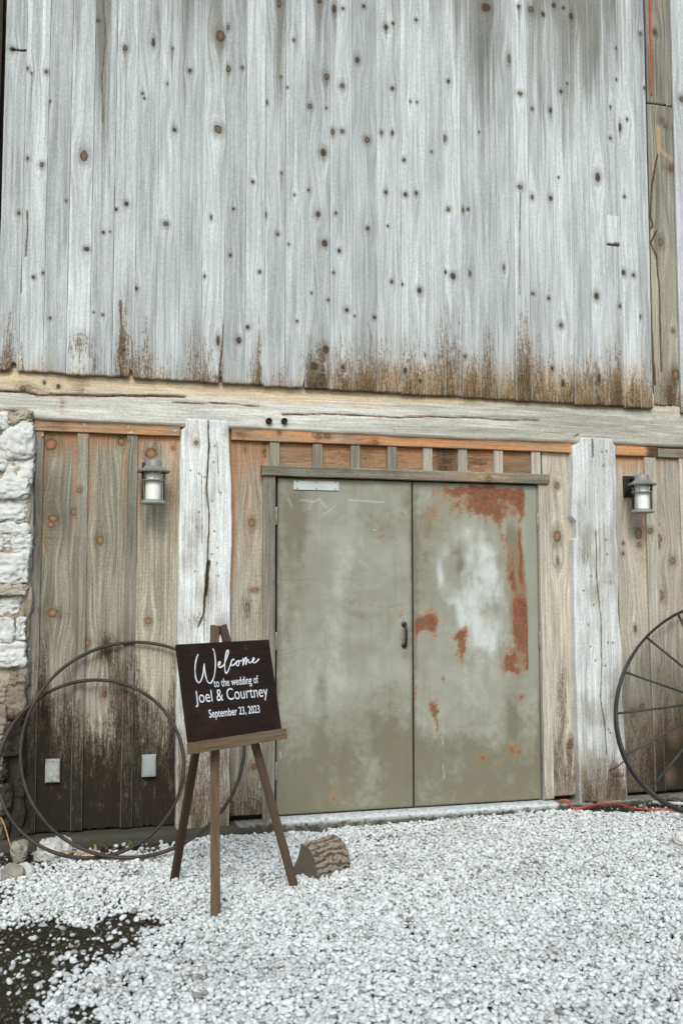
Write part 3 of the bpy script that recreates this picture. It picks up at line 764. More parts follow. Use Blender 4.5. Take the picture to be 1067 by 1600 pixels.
board('post', barn, edge_px([(906, 685), (905, 692), (895, 695), (894, 805), (896, 811), (901, 813), (901, 841), (896, 843), (898, 960), (902, 1100), (907, 1250)], YP),
      edge_px([(957, 685), (958, 693), (962, 696), (964, 820), (968, 960), (972, 1015), (973, 1100), (977, 1180), (980, 1250)], YP), zp0+.015, WZ(930, 685, YP), YP, .14, M['post'], .005, .010, False, kp, f_post2,
      [(cpx([(926, 686), (926, 715)], YP), .005, .02, 1.1), (cpx([(931, 830), (932, 900), (938, 960), (940, 1040), (938, 1090), (945, 1130), (948, 1180)], YP), .004, .015, 1.), (cpx([(915, 750), (914, 790)], YP), .003, .006, .6), (cpx([(952, 1205), (962, 1200), (975, 1190)], YP), .006, .015, 1.1), (cpx([(950, 1212), (978, 1213)], YP), .005, .012, 1.)],
      er=.010, ew=.006, dents=.016, bow=.004)

# ---- lower infill, left bay: rough sawn boards with battens and a top rail
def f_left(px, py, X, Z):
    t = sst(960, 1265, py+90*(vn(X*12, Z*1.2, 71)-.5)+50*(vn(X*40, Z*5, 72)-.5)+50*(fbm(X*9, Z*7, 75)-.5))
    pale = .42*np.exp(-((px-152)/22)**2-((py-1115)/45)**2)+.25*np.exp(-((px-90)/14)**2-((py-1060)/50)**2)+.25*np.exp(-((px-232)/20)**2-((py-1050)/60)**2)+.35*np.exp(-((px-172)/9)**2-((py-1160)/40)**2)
    st = 1.5*t-pale*1.25-.5*t*np.clip(fbm(X*45, Z*16, 76)-.58, 0, 1)*4  # mould stain with the bay's shade painted in, darker downwards
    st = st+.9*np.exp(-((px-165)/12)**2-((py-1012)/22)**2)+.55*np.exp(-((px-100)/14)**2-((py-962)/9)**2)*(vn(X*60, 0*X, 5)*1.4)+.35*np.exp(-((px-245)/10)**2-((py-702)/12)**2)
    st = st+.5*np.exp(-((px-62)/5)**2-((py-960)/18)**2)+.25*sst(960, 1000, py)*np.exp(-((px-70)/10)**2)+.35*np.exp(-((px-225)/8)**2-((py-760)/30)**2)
    wa = 1.0*np.exp(-np.clip(py-672, 0, None)/20)+.26*np.exp(-np.clip(py-672, 0, None)/110)
    for xe in (69, 119, 142, 196, 219):
        wa = wa+.68*np.exp(-((px-xe+.013*(py-690))/3.2)**2)*sst(1050, 850, py)*np.clip(2.6*fbm(X*6, Z*7, 77, 4)-.75, 0, 1.4)
    wa = wa+.22*np.exp(-((px-265)/16)**2)*sst(1020, 800, py)
    wa = wa+.5*np.exp(-((px-79)/14)**2-((py-692)/14)**2)
    g = .35+.5*(fbm(X*7, Z*2.2, 73)-.4)-.9*pale+.35*sst(700, 760, py)*sst(900, 800, py)*sst(150, 60, px)
    return st, wa, g
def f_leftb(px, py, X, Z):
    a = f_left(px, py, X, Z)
    return a[0]*.9, .9*np.exp(-np.clip(py-672, 0, None)/10), a[2]  # battens carry the same stain and painted shade
zL = WZ(160, 1294, YI)
kl = kpx([(80, 694, 9, 1, 1.), (116, 800, 4.5, 1), (84, 810, 8, 1, .6), (80, 820, 4, 1), (83, 957, 8, 1, .8), (157, 844, 5, 1), (232, 970, 4, 1), (236, 708, 8, 1, 1.), (190, 690, 5, 1), (271, 700, 2.4, 1), (125, 1020, 6, 0, 1.2), (163, 1085, 4), (137, 1005, 4, 1), (183, 1095, 3)], YI)
kb = kpx([(125, 766, 3, 1), (52, 831, 5, 1), (200, 687, 2, 1)], YI-.02)
def slant(xt, yt, xb, yb, Y):
    (X0, Z0), (X1, Z1) = W(xt, yt, Y), W(xb, yb, Y)
    return lambda z: X0+(X1-X0)*(z-Z0)/(Z1-Z0)
for xt0, xt1, xb0_, xb1_ in ((46, 131, 33, 119.5), (131.5, 208, 120, 197.5), (208.5, 290, 198, 282)):
    kk = [k for k in kl if W(xt0, 900, YI)[0] < k[0] < W(xt1, 900, YI)[0]]
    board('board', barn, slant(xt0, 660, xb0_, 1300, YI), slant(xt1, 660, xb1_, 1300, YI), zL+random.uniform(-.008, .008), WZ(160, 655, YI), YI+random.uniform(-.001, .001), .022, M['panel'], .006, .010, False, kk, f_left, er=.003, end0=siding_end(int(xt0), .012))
for xt0, xt1, xb0_, xb1_ in ((50.5, 69, 35, 55), (122, 139, 110, 128), (199, 216, 188, 206)):
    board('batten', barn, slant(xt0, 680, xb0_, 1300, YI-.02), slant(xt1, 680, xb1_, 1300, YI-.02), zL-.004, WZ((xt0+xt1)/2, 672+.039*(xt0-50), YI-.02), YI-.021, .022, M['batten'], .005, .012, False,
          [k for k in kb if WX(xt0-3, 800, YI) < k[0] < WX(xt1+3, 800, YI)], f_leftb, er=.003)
def f_rail(px, py, X, Z):
    return .25*(fbm(X*8, Z*30, 81)-.45)+.5*np.exp(-((px-100)/10)**2)*.6+.45*np.exp(-((px-380)/16)**2)+.55*np.exp(-((px-497)/7)**2)+.3*np.exp(-((px-560)/30)**2), .26+1.3*(fbm(X*5, Z*14, 82)-.4)+.2*sst(300, 450, px), 1.2*(fbm(X*6, Z*10, 83)-.3)-.3*sst(600, 800, px)
def hboard(name, x0, yt0, yb0, x1, yt1, yb1, Y, th, mat, field, kn=(), er=.004, parent=None, du=.005, dv=.012, cracks=()):
    (A, T0), (_, B0) = W(x0, yt0, Y), W(x0, yb0, Y)
    (C, T1), (_, B1) = W(x1, yt1, Y), W(x1, yb1, Y)
    return board(name, parent or barn, lambda x: B0+(B1-B0)*(x-A)/(C-A), lambda x: T0+(T1-T0)*(x-A)/(C-A), A, C, Y, th, mat, du, dv, True, kn, field, cracks, er)
hboard('rail', 51, 654, 672, 282, 662, 681.5, -.034, .033, M['rail'], f_rail)
# nail heads in the battens (bright galvanised)
for x, y in ((55, 665), (54, 680), (67, 680), (201, 667), (132, 663), (274, 673), (204, 676), (53, 855), (46, 1015), (207, 675)):
    X, Z = W(x, y, -.036)
    nl = link('nail', lathe_me('nail', [(.0, 0), (.004, 0), (.0055, .0015), (.0055, .012)], 10), M['plate'], barn, (X, -.037 if y < 690 else -.024, Z)); nl.rotation_euler = (math.radians(-90), 0, 0)

# ---- middle bay: boards beside the doors, trims, transom
def f_mid(px, py, X, Z):
    wa = .95*np.exp(-np.clip(py-690, 0, None)/40)+.2*sst(1010, 760, py)
    wa = wa+.75*np.exp(-((px-365)/4.5)**2)*sst(1010, 820, py)+.45*np.exp(-((px-410)/4)**2)*sst(800, 720, py)+.22*np.exp(-((px-388)/9)**2-((py-830)/60)**2)
    wa = wa*np.where(px > 600, .35, 1.)+np.where(px > 600, .28*np.exp(-((px-893)/7)**2)*sst(1100, 900, py)+.15*np.exp(-((px-883)/8)**2-((py-1020)/70)**2), 0)
    st = np.where(px < 600, .62*sst(1150, 1290, py+30*(vn(X*25, Z*2, 91)-.5)), .55*np.exp(-((px-878)/9)**2-((py-1090)/55)**2)+.55*sst(1090, 1220, py)*(.3+vn(X*30, Z*3, 92)))
    st = st+np.where(px < 600, .5*np.exp(-((px-385)/9)**2-((py-950)/24)**2)+.3*np.exp(-((px-383)/14)**2-((py-700)/12)**2)+.5*np.exp(-((px-412)/5)**2-((py-708)/14)**2), 0)
    g = np.where(px < 600, .08, -.05)+.5*(fbm(X*10, Z*2, 93)-.45)+.45*sst(1020, 1180, py)
    return st, wa, g
km = kpx([(393, 817, 4.5, 1, 1.3), (413, 688, 5, 1), (398, 922, 5, 1, .6), (397, 1198, 4), (870, 759, 3.4, 1), (870, 838, 5.5, 1, 1.4), (871, 877, 2, 1, 2), (890, 1163, 4.5, 0, 1.4), (412, 750, 2.4, 1)], YI)
zM = WZ(385, 1274, YI)
board('board', barn, slant(355, 660, 352, 1290, YI), slant(424, 660, 421, 1290, YI), zM, WZ(390, 665, YI), YI, .022, M['panel'], .005, .010, False, within(km, WX(357, 800, YI), WX(422, 800, YI)), f_mid, er=.003)
zR = WZ(885, 1243, YI)
board('board', barn, slant(846, 700, 858, 1250, YI), slant(900, 700, 912, 1250, YI), zR, WZ(870, 690, YI), YI, .022, M['panelr'], .005, .010, False, within(km, WX(846, 800, YI), WX(905, 800, YI)), f_mid, er=.003)
def f_trim(px, py, X, Z):
    st = .35*sst(1150, 1280, py)+.35*(fbm(X*9, Z*9, 95)-.5)+.45*np.exp(-((px-537)/16)**2-((py-734)/6)**2)
    return st, .25*np.exp(-np.clip(py-742, 0, 999)/40)*sst(735, 745, py)+.12, .35+.5*(fbm(X*8, Z*5, 96)-.5)-.25*sst(600, 850, px)
YT = -.028
board('trim', barn, slant(412, 740, 411, 1282, YT), slant(430.5, 740, 429.5, 1282, YT), WZ(420, 1283, YT), WZ(420, 741, YT), YT, .05, M['batten'], .005, .012, False, (), f_trim, er=.003)
board('trim', barn, slant(841, 755, 851.5, 1250, YT), slant(856, 755, 866, 1250, YT), WZ(855, 1249, YT), WZ(848, 755, YT), YT, .05, M['panelr'], .005, .012, False, (), f_trim, er=.003)
hboard('trim', 410, 726.5, 742, 857.5, 741, 756, -.050, .075, M['batten'], f_trim, kpx([(763, 748, 3, 1)], -.05))
hboard('rail', 362, 669, 687, 893.5, 692.5, 707, -.036, .033, M['rail'], f_rail, kpx([(511, 681, 4.5, 1, .8), (586, 692, 4, 1, .9), (437, 676, 2.4, 1)], -.036))
# transom: orange sawn infill squares between short battens
def f_tr(px, py, X, Z):
    st = .25*(fbm(X*12, Z*12, 97)-.3)+.85*np.exp(-((px-695)/17)**2)*(.5+.6*vn(X*50, Z*6, 98))+.3*np.exp(-((px-745)/20)**2-((py-722)/10)**2)
    return st+.3, .52+.5*np.exp(-np.clip((py-(690+.035*(px-420))), 0, 99)/8)-.55*sst(780, 850, px)-.15*np.exp(-((px-450)/30)**2), .35*(fbm(X*9, Z*9, 99)-.3)
bx = [(422, 436.5), (489, 504), (548, 562), (605.5, 620), (661, 675), (716, 730), (771, 785), (830, 844)]
YTR = .004
for (l0, l1), (r0, r1) in zip(bx[:-1], bx[1:]):
    hboard('panel', l1-6, 684+.035*(l1-420), 733+.032*(l1-420), r0+6, 684+.035*(r0-420), 733+.032*(r0-420), YTR+random.uniform(-.002, .002), .018, M['rail'], f_tr, er=.002, du=.006, dv=.008)
for l0, l1 in bx:
    zt, zb = WZ(l0, 684+.03*(l0-420), -.022), WZ(l0, 731+.032*(l0-420), -.022)
    board('batten', barn, WX(l0, 710, -.022), WX(l1, 710, -.022), zb, zt, -.024, .026, M['batten'] if l0 < 640 else M['panelr'], .005, .008, False, (), lambda px, py, X, Z: (0*px+.12, .30*np.exp(-np.abs(py-693)/10)+.1, .3+0*px), er=.003)

# ---- right bay: pale boards with battens beyond the second post
def f_right(px, py, X, Z):
    st = 1.25*sst(1060, 1225, py+30*(vn(X*20, Z*2, 111)-.5))*(.55+.55*sst(985, 1045, px))+.35*np.exp(-((px-1030)/6)**2-((py-1060)/60)**2)+.3*sst(960, 1100, py)*sst(1020, 1050, px)
    wa = .9*np.exp(-np.clip(py-711, 0, None)/16)+.5*np.exp(-((px-1003)/4.5)**2)*sst(1060, 800, py)+.32*np.exp(-((px-985)/18)**2)*sst(960, 760, py)+.3*np.exp(-((px-1022)/5)**2)*sst(950, 800, py)
    g = .05+.45*(fbm(X*10, Z*2, 113)-.45)+.9*sst(930, 1120, py)
    return st, wa, g
kr = kpx([(997, 834, 5, 1, 1.4), (998, 851, 2.8, 1, 1.5), (973, 849, 2), (973, 865, 2), (1028, 842, 5, 1, 1.1), (1028, 852, 3.4, 1), (1050, 876, 3.6, 1), (1031, 930, 4.5, 1, 1.4), (988, 1113, 4, 0, 1.6), (1002, 1105, 4), (1054, 1148, 6), (1045, 1212, 5), (992, 982, 2.2, 0, 2)], YI)
zRR = WZ(1010, 1237, YI)
cuts = [(958, 978), (1015, 1032), (1069, 1086), (1115, 1133), (1165, 1184), (1215, 1235), (1270, 1290)]
for (a, b), (c, d) in zip(cuts[:-1], cuts[1:]):
    x0, x1 = WX(a, 700, YI), WX(c, 700, YI)
    board('board', barn, slant(a, 700, b, 1240, YI), slant(c-.4, 700, d-.4, 1240, YI), zRR, WZ(1000, 690, YI), YI+random.uniform(-.002, .002), .022, M['panelr'], .006, .012, False, within(kr, x0, x1), f_right, er=.003)
for a0, a1, b0, b1 in ((1006, 1023.5, 1024, 1039.5), (1060, 1077, 1080, 1096), (1107, 1124, 1126, 1142), (1158, 1174, 1177, 1193), (1208, 1224, 1228, 1244)):
    board('batten', barn, slant(a0, 715, b0, 1240, -.02), slant(a1, 715, b1, 1240, -.02), zRR, WZ(a0, 713, -.02), -.021, .022, M['panelr'], .005, .012, False, kpx([(1015, 829, 3.6, 1, 1.)], -.02) if a0 == 1006 else (), lambda px, py, X, Z: (f_right(px, py, X, Z)[0], .4*np.exp(-np.clip(py-711, 0, None)/16), .25+.7*sst(930, 1120, py)), er=.003)
hboard('rail', 961, 694, 711, 1026, 699, 713, -.034, .033, M['rail'], lambda px, py, X, Z: (1.1*sst(1004, 1016, px), 0*px+.7, 0*px), er=.005)
hboard('rail', 1027, 700, 714, 1300, 714, 726, -.030, .03, M['setback'], lambda px, py, X, Z: (.3*sst(1045, 1060, px), .3*sst(1036, 1028, px), .4+0*px), er=.006)

# ---- concrete sill under wall and doors
def make_sill():
    xs = np.arange(-1.75, 4.1, .02)
    prof = [(.12, -.2), (.12, -.004), (0., -.004), (-.055, -.006), (-.090, -.010), (-.102, -.020), (-.106, -.045), (-.108, -.09), (-.108, -.2)]
    V, st = [], []
    for x in xs:
        for i, (y, z) in enumerate(prof):
            w = .008*(vn(x*9, i*1.3, 5)-.5)
            lift = -.012 if x < -.05 else (-.010 if x > 1.93 else 0)
            V.append((x, y+(w if i > 2 else 0), z+lift+(.006*(vn(x*7, i*2.1, 8)-.5) if i > 2 else 0)))
            indoor = float(-.03 < x < 1.90)
            st.append((.15+.55*(i >= 6)+.35*(i == 5)+(.25 if not indoor else -.1)+(.75 if x < -.25 else 0), indoor*(1. if i <= 5 else .1 if i == 6 else 0), 0))
    n = len(prof); F = []
    for i in range(len(xs)-1):
        for k in range(n-1): F.append((i*n+k, i*n+k+1, (i+1)*n+k+1, (i+1)*n+k))
    F.append(tuple(range(n))); F.append(tuple((len(xs)-1)*n+k for k in range(n-1, -1, -1)))
    me = mesh('threshold', V, F); vec_attr(me, 'st', np.array(st))
    link('threshold', me, M['concrete'], barn)
make_sill()

# ---- the double doors
RUST = [(808, 930, 17, 90, .34), (770, 786, 62, 22, .36), (800, 1030, 22, 40, .25), (690, 830, 34, 44, .16), (775, 772, 42, 10, 1.15), (812, 778, 9, 18, 1.15), (745, 770, 34, 8, .85), (700, 768, 34, 6, .4), (765, 790, 22, 10, .62), (735, 792, 28, 12, .42), (760, 803, 18, 8, .55), (778, 812, 8, 16, .5), (680, 800, 26, 20, .22),
        (786, 848, 5, 24, .46), (795, 880, 6, 30, .55), (800, 905, 5, 26, .46), (813, 845, 3, 36, 1.2), (815, 890, 3, 26, 1.05), (812, 945, 9, 14, .95), (820, 975, 7, 42, 1.0), (804, 970, 5, 22, 1.15), (828, 1005, 3.5, 24, 1.2), (812, 1000, 6, 18, .5),
        (795, 1040, 7, 14, 1.15), (803, 1032, 6, 10, .95), (823, 1035, 3, 14, 1.1), (806, 1053, 10, 5, .85), (655, 973, 9, 15, 1.2), (676, 972, 10, 17, 1.1), (721, 1008, 8, 26, 1.25), (714, 988, 14, 7, .95), (668, 962, 4, 12, .9),
        (680, 1112, 6, 14, .85), (683, 1132, 4, 11, .65), (690, 1160, 6, 8, .5), (755, 1186, 12, 6, .66), (778, 1196, 8, 5, .7), (800, 1165, 8, 8, .8), (649, 1090, 2.5, 45, .7), (694, 1057, 3, 4, .75), (655, 840, 8, 40, .22), (813, 1092, 3, 5, .75),
        (525, 1245, 9, 14, .7), (622, 955, 5, 11, .5), (625, 805, 7, 13, .42), (593, 843, 10, 5, .45), (500, 1262, 6, 8, .3), (650, 985, 3, 16, .85), (812, 1165, 4, 8, .5), (640, 800, 6, 10, .3)]
WHT = [(740, 1050, 45, 50, .34), (690, 885, 10, 34, .65), (698, 852, 12, 12, .5), (540, 890, 48, 60, .42), (515, 1000, 60, 80, .38), (600, 1010, 30, 60, .28), (520, 1100, 55, 60, .24), (560, 830, 18, 30, .26), (720, 1120, 40, 40, .2), (742, 915, 22, 60, .45), (762, 960, 22, 60, .40), (735, 1010, 22, 60, .30)]
WLINE = [([(752, 852), (737, 880), (724, 930), (736, 990)], 13, 1.0), ([(757, 856), (770, 900), (784, 955), (772, 1000)], 8, 1.05), ([(712, 945), (732, 975)], 7, .6), ([(715, 835), (745, 826), (768, 832)], 5, .6), ([(684, 850), (690, 900), (700, 935)], 7, .6)]
DRK = [(460, 850, 20, 80, .7), (462, 800, 22, 34, .7), (452, 1000, 14, 110, .42), (500, 1090, 10, 90, .45), (590, 820, 42, 30, .42), (570, 958, 34, 9, .5), (530, 945, 20, 9, .45), (545, 938, 14, 5, .4), (670, 830, 26, 50, .6), (700, 1180, 60, 30, .42), (803, 1130, 12, 45, .62),
       (655, 900, 14, 60, .35), (808, 880, 13, 55, .95), (810, 940, 15, 60, 1.), (815, 1010, 14, 46, .85), (798, 850, 9, 34, .6), (720, 888, 7, 18, .85), (715, 860, 10, 10, .4), (790, 792, 22, 16, .45), (760, 800, 34, 10, .35), (752, 908, 6, 10, .4),
       (600, 1100, 30, 70, .32), (612, 1150, 40, 60, .3), (500, 1180, 50, 60, .25), (630, 780, 10, 26, .4), (800, 1215, 50, 30, .35), (480, 1240, 50, 30, .4), (632, 1000, 9, 36, .55), (648, 900, 4, 300, .35), (436, 1000, 4, 300, .3), (842, 1000, 5, 300, .35)]
def f_door(px, py):
    ox, oy = px, py
    px = ox+13*(fbm(ox*.03, oy*.03, 211, 4)-.5)+7*(fbm(ox*.09, oy*.06, 213, 3)-.5)
    py = oy+26*(fbm(ox*.026, oy*.02, 212, 4)-.5)+9*(fbm(ox*.09, oy*.06, 214, 3)-.5)
    g = lambda L: sum(s*np.exp(-(((px-x)/rx)**2+((py-y)/ry)**2)) for x, y, rx, ry, s in L)
    dk = g(DRK)+.72*sst(1050, 1268, oy+70*(fbm(ox*.03, oy*.02, 227, 4)-.5))+.1*sst(448, 434, px)
    rg, wg = g(RUST), g(WHT)
    for poly, w_, s_ in WLINE: wg = wg+.62*s_*np.exp(-(seg_dist(px, py, poly)/(w_*1.75))**2)*(.4+1.2*fbm(ox*.06, oy*.03, 223, 4))
    strip = sst(818.5, 820.5, ox-.022*(oy-760))*sst(1062, 1040, oy)
    rg, wg = rg*(1-strip), wg*(1-strip)
    dk = dk-.0*px
    px, py = ox, oy
    wg = wg*np.clip(.15+1.6*fbm(ox*.07, oy*.022, 217, 4), .1, 1.5)
    rg = rg*np.clip(.25+1.45*fbm(ox*.055, oy*.035, 218, 4), .2, 1.35)
    dk = dk*(.4+1.2*fbm(ox*.05, oy*.025, 219, 4))
    scr = np.zeros_like(px); ol = np.zeros_like(px)
    for poly, w in (([(450, 778), (456, 792)], 1.), ([(470, 781), (490, 784), (500, 779)], 1.2), ([(487, 780), (484, 795)], .8), ([(500, 781), (510, 793)], 1.2), ([(505, 805), (524, 790)], .9), ([(545, 781), (600, 785)], 1.3), ([(690, 1150), (692, 1162)], 1.), ([(692, 1195), (694, 1215)], 1.), ([(438, 1175), (439, 1184)], 1.4), ([(645, 1048), (647, 1052)], 1.), ([(575, 826), (590, 829)], .7)):
        scr = np.maximum(scr, np.clip(1.3-seg_dist(px, py, poly)/w, 0, 1))
    for poly, w in (([(434, 905), (478, 905), (540, 904), (560, 908)], .8), ([(480, 1012), (430, 1025)], 1.), ([(575, 945), (600, 949), (636, 944)], .8)):
        ol = np.maximum(ol, .55*np.clip(1.2-seg_dist(px, py, poly)/w, 0, 1))
    ol = np.maximum(ol, 0)
    return rg*1.12, wg*.66, dk*(1-.8*strip), scr*.6, ol, strip
def make_door(x0, x1, name):
    z0, z1 = .006, 2.128
    xs = np.linspace(x0, x1, 118); zs = np.linspace(z0, z1, 268)
    X, Z = np.meshgrid(xs, zs, indexing='ij')
    e = np.minimum(np.minimum(X-x0, x1-X), np.minimum(Z-z0, z1-Z))
    Y = .004*np.clip(1-e/.006, 0, 1)**2+.004*(fbm(X*2.2, Z*1.6, 201)-.5)+.0015*(fbm(X*7, Z*7, 202)-.5)
    PX, PY = pix(X, 0*X, Z)
    r, w, d, s, o, sp_ = f_door(PX, PY)
    d = d+.5*np.clip(1-e/.03, 0, 1)*(.3+fbm(X*9, Z*9, 231))
    n0, n1 = X.shape
    V = np.stack([X, Y, Z], -1).reshape(-1, 3)
    i = np.arange(n0*n1).reshape(n0, n1)
    F = np.stack([i[:-1, :-1], i[1:, :-1], i[1:, 1:], i[:-1, 1:]], -1).reshape(-1, 4).tolist()
    ring = np.concatenate([i[:-1, 0], i[-1, :-1], i[:0:-1, -1], i[0, :0:-1]])
    b = V[ring].copy(); b[:, 1] = .045; m0 = len(V); m = len(ring); V = np.concatenate([V, b])
    F += [(int(ring[(k+1) % m]), int(ring[k]), m0+k, m0+(k+1) % m) for k in range(m)]
    F.append(tuple(range(m0+m-1, m0-1, -1)))
    me = mesh(name, V, F)
    fl = np.ones(len(me.polygons), bool); fl[(n0-1)*(n1-1):] = False; me.polygons.foreach_set('use_smooth', fl)
    ext = lambda a: np.concatenate([a.reshape(-1), a.reshape(-1)[ring]])
    vec_attr(me, 'st', np.stack([ext(r), ext(w), ext(d)], -1)); vec_attr(me, 'kn', np.stack([ext(s), ext(o), ext(sp_)], -1))
    return link(name, me, M['door'], barn)
dl = make_door(.004, .912, 'door'); dr = make_door(.917, 1.824, 'door')
dl['label'] = 'olive grey metal leaf with a pull handle and a pale plate'
dr['label'] = 'olive grey metal leaf with large patches of red rust'
# astragal strip between the leaves, steel frame strip at the hinge side, head stop
link('seam_strip', box_me('seam_strip', .911, .918, -.004, .03, .01, 2.125, .001), M['darkmetal'], dr)
def hinge(par, X, Z, L=.115):
    V, F = [], []
    o = link('hinge', lathe_me('hinge', [(0, -L/2), (.006, -L/2), (.0085, -L/2+.004), (.0085, -L/6), (.0075, -L/6+.001), (.0085, -L/6+.002), (.0085, L/6), (.0075, L/6+.001), (.0085, L/6+.002), (.0085, L/2-.004), (.006, L/2), (0, L/2)], 12), M['hinge'], par, (X, -.006, Z))
    return o
for y in (806, 1002, 1205): hinge(dl, WX(431.5, y), WZ(431.5, y))
for x, y in ((839, 815), (842.5, 1000), (848, 1192)): hinge(dr, WX(x, y), WZ(x, y))
hz0, hz1 = WZ(631, 1010), WZ(631, 974); hx = WX(631, 990)
tube('handle', catmull([(hx, -.006, hz1-.008), (hx, -.028, hz1-.016), (hx, -.044, hz1-.040), (hx, -.046, (hz0+hz1)/2), (hx, -.044, hz0+.040), (hx, -.028, hz0+.016), (hx, -.006, hz0+.008)], 5), .0085, M['darkmetal'], dl, 10)
for z in (hz0+.006, hz1-.006):
    p = link('handle_rose', lathe_me('handle_rose', [(0, 0), (.010, .0), (.017, .004), (.019, .012)], 18), M['darkmetal'], dl, (hx, -.013, z)); p.rotation_euler = (math.radians(-90), 0, 0)
pa, pb = W(458.5, 750.5), W(529, 767)
link('plate', box_me('plate', pa[0], pb[0], -.008, .006, pb[1], pa[1], .002), M['plate'], dl)
for fx in (.08, .5, .92):
    for fz in (.14, .86):
        q = link('screw', lathe_me('screw', [(0, 0), (.004, 0), (.0048, .003)], 8), M['darkmetal'], dl, (pa[0]+(pb[0]-pa[0])*fx, -.0095, pb[1]+(pa[1]-pb[1])*fz)); q.rotation_euler = (math.radians(-90), 0, 0)
link('jamb', box_me('jamb', 1.836, 1.848, -.012, .05, .0, 2.14, .002), M['steel'], barn)
link('jamb', box_me('jamb', -.020, -.006, .012, .05, .0, 2.14, .002), M['core'], barn)

# ================================================================ STONE WALL beside the barn
def blob(name, x0, x1, z0, z1, yf, depth, seed, mat, parent, rough=.02, power=5., mold=None, sub=14):
    n = sub; V, F, idx = [], [], {}
    lin = np.linspace(-1, 1, n+1)
    def vid(p):
        k = tuple(np.round(p, 6))
        if k not in idx: idx[k] = len(V); V.append(p)
        return idx[k]
    for ax in range(3):
        for sg in (-1, 1):
            for i in range(n):
                for j in range(n):
                    q = []
                    for a, b in ((i, j), (i+1, j), (i+1, j+1), (i, j+1)):
                        p = [0, 0, 0]; p[ax] = sg; p[(ax+1) % 3] = lin[a]; p[(ax+2) % 3] = lin[b]; q.append(vid(np.array(p, float)))
                    F.append(q if sg > 0 else q[::-1])
    P = np.array(V)
    P = P/(np.sum(np.abs(P)**power, 1)**(1/power))[:, None]
    hw, hh = (x1-x0)/2, (z1-z0)/2
    A, Bq = (x0+x1)/2+P[:, 0]*hw, (z0+z1)/2+P[:, 2]*hh
    Yq = yf+depth+P[:, 1]*depth
    nn = P/np.linalg.norm(P, axis=1)[:, None]
    d = rough*(fbm(A*9+Yq*5, Bq*9+Yq*7, seed, 4)-.5)*3.6 + rough*1.0*(np.abs(fbm(A*26+Yq*17, Bq*34-Yq*13, seed+5, 4)-.5)*-4+.6)
    Q = np.stack([A, Yq, Bq], -1)+nn*d[:, None]
    me = mesh(name, Q, F)
    px_, py_ = pix(Q[:, 0], Q[:, 1], Q[:, 2])
    md = mold(px_, py_) if mold else np.zeros(len(Q))
    vec_attr(me, 'st', np.stack([md, 0*md, 0*md], -1))
    return link(name, me, mat, parent)
swall = empty('stone_wall', (-2.0, 0, -.1)); tag(swall, 'whitewashed rubble stone wall meeting the barn beside the boarded bay', 'stone wall')
def ch(o): o.matrix_parent_inverse = Matrix.Translation((2.0, 0, .1)); return o
def mold(px, py):
    return 1.1*sst(1095, 1165, py+.5*(px-20))*(.35+.65*sst(2, 14, px))+.25*sst(1010, 1060, py)
SYF = -.10
ch(blob('mortar', -3.4, WX(46, 900, -.03), -.2, WZ(20, 638, -.03), -.055, .10, 300, M['mortar'], swall, .03, 14., mold, 40))
stones = [(-30, 13, 644, 669, 'stone'), (12, 49, 641, 662, 'mortar'), (2, 51, 656, 716, 'stone'), (6, 51, 704, 756, 'stone'), (-28, 9, 678, 735, 'stone'), (-20, 46, 745, 778, 'stone'), (-32, 41, 776, 816, 'stone'), (-20, 44, 817, 838, 'stone'), (-34, 20, 836, 862, 'stone'), (20, 47, 838, 866, 'stone'), (-26, 44, 864, 911, 'stone'), (-24, 42, 913, 930, 'mortar'),
          (-30, 33, 929, 963, 'stone'), (-36, 22, 964, 1006, 'stone'), (27, 40, 966, 1000, 'stone'), (-20, 40, 1004, 1040, 'stone'), (14, 41, 1038, 1075, 'tanstone'), (-26, 13, 1062, 1100, 'mortar'), (6, 38, 1072, 1128, 'tanstone'), (-22, 10, 1100, 1150, 'tanstone'), (8, 34, 1128, 1180, 'tanstone'), (-24, 8, 1150, 1180, 'mortar'), (-20, 11, 1180, 1222, 'mortar'), (10, 35, 1185, 1250, 'tanstone'), (-26, 19, 1226, 1276, 'mortar'), (-30, 14, 1278, 1340, 'tanstone')]
for i, (a, b, t, u, mt) in enumerate(stones):
    xa, zt = W(a, t, SYF); xb, zb = W(b, u, SYF)
    ch(blob('stone', xa, xb, zb, zt, SYF+random.uniform(-.02, .03)+(.05 if t > 1130 and a > 0 else 0), .09, 400+i*9, M[mt], swall, .017, random.uniform(7., 12.), mold, 22))
row = WZ(0, 650, SYF); k = 0
while row > -.2:      # the wall goes on beyond the picture's edge
    hgt = random.uniform(.12, .2); x = WX(-38, 900, SYF)
    while x > -3.3:
        w = random.uniform(.2, .42)
        ch(blob('stone', x-w+.012, x-.012, row-hgt+.012, row, SYF+random.uniform(-.02, .02), .09, 700+k, M['stone' if random.random() < .7 else 'tanstone'], swall, .016, random.uniform(3.6, 7.), None, 8)); k += 1
        x -= w
    row -= hgt

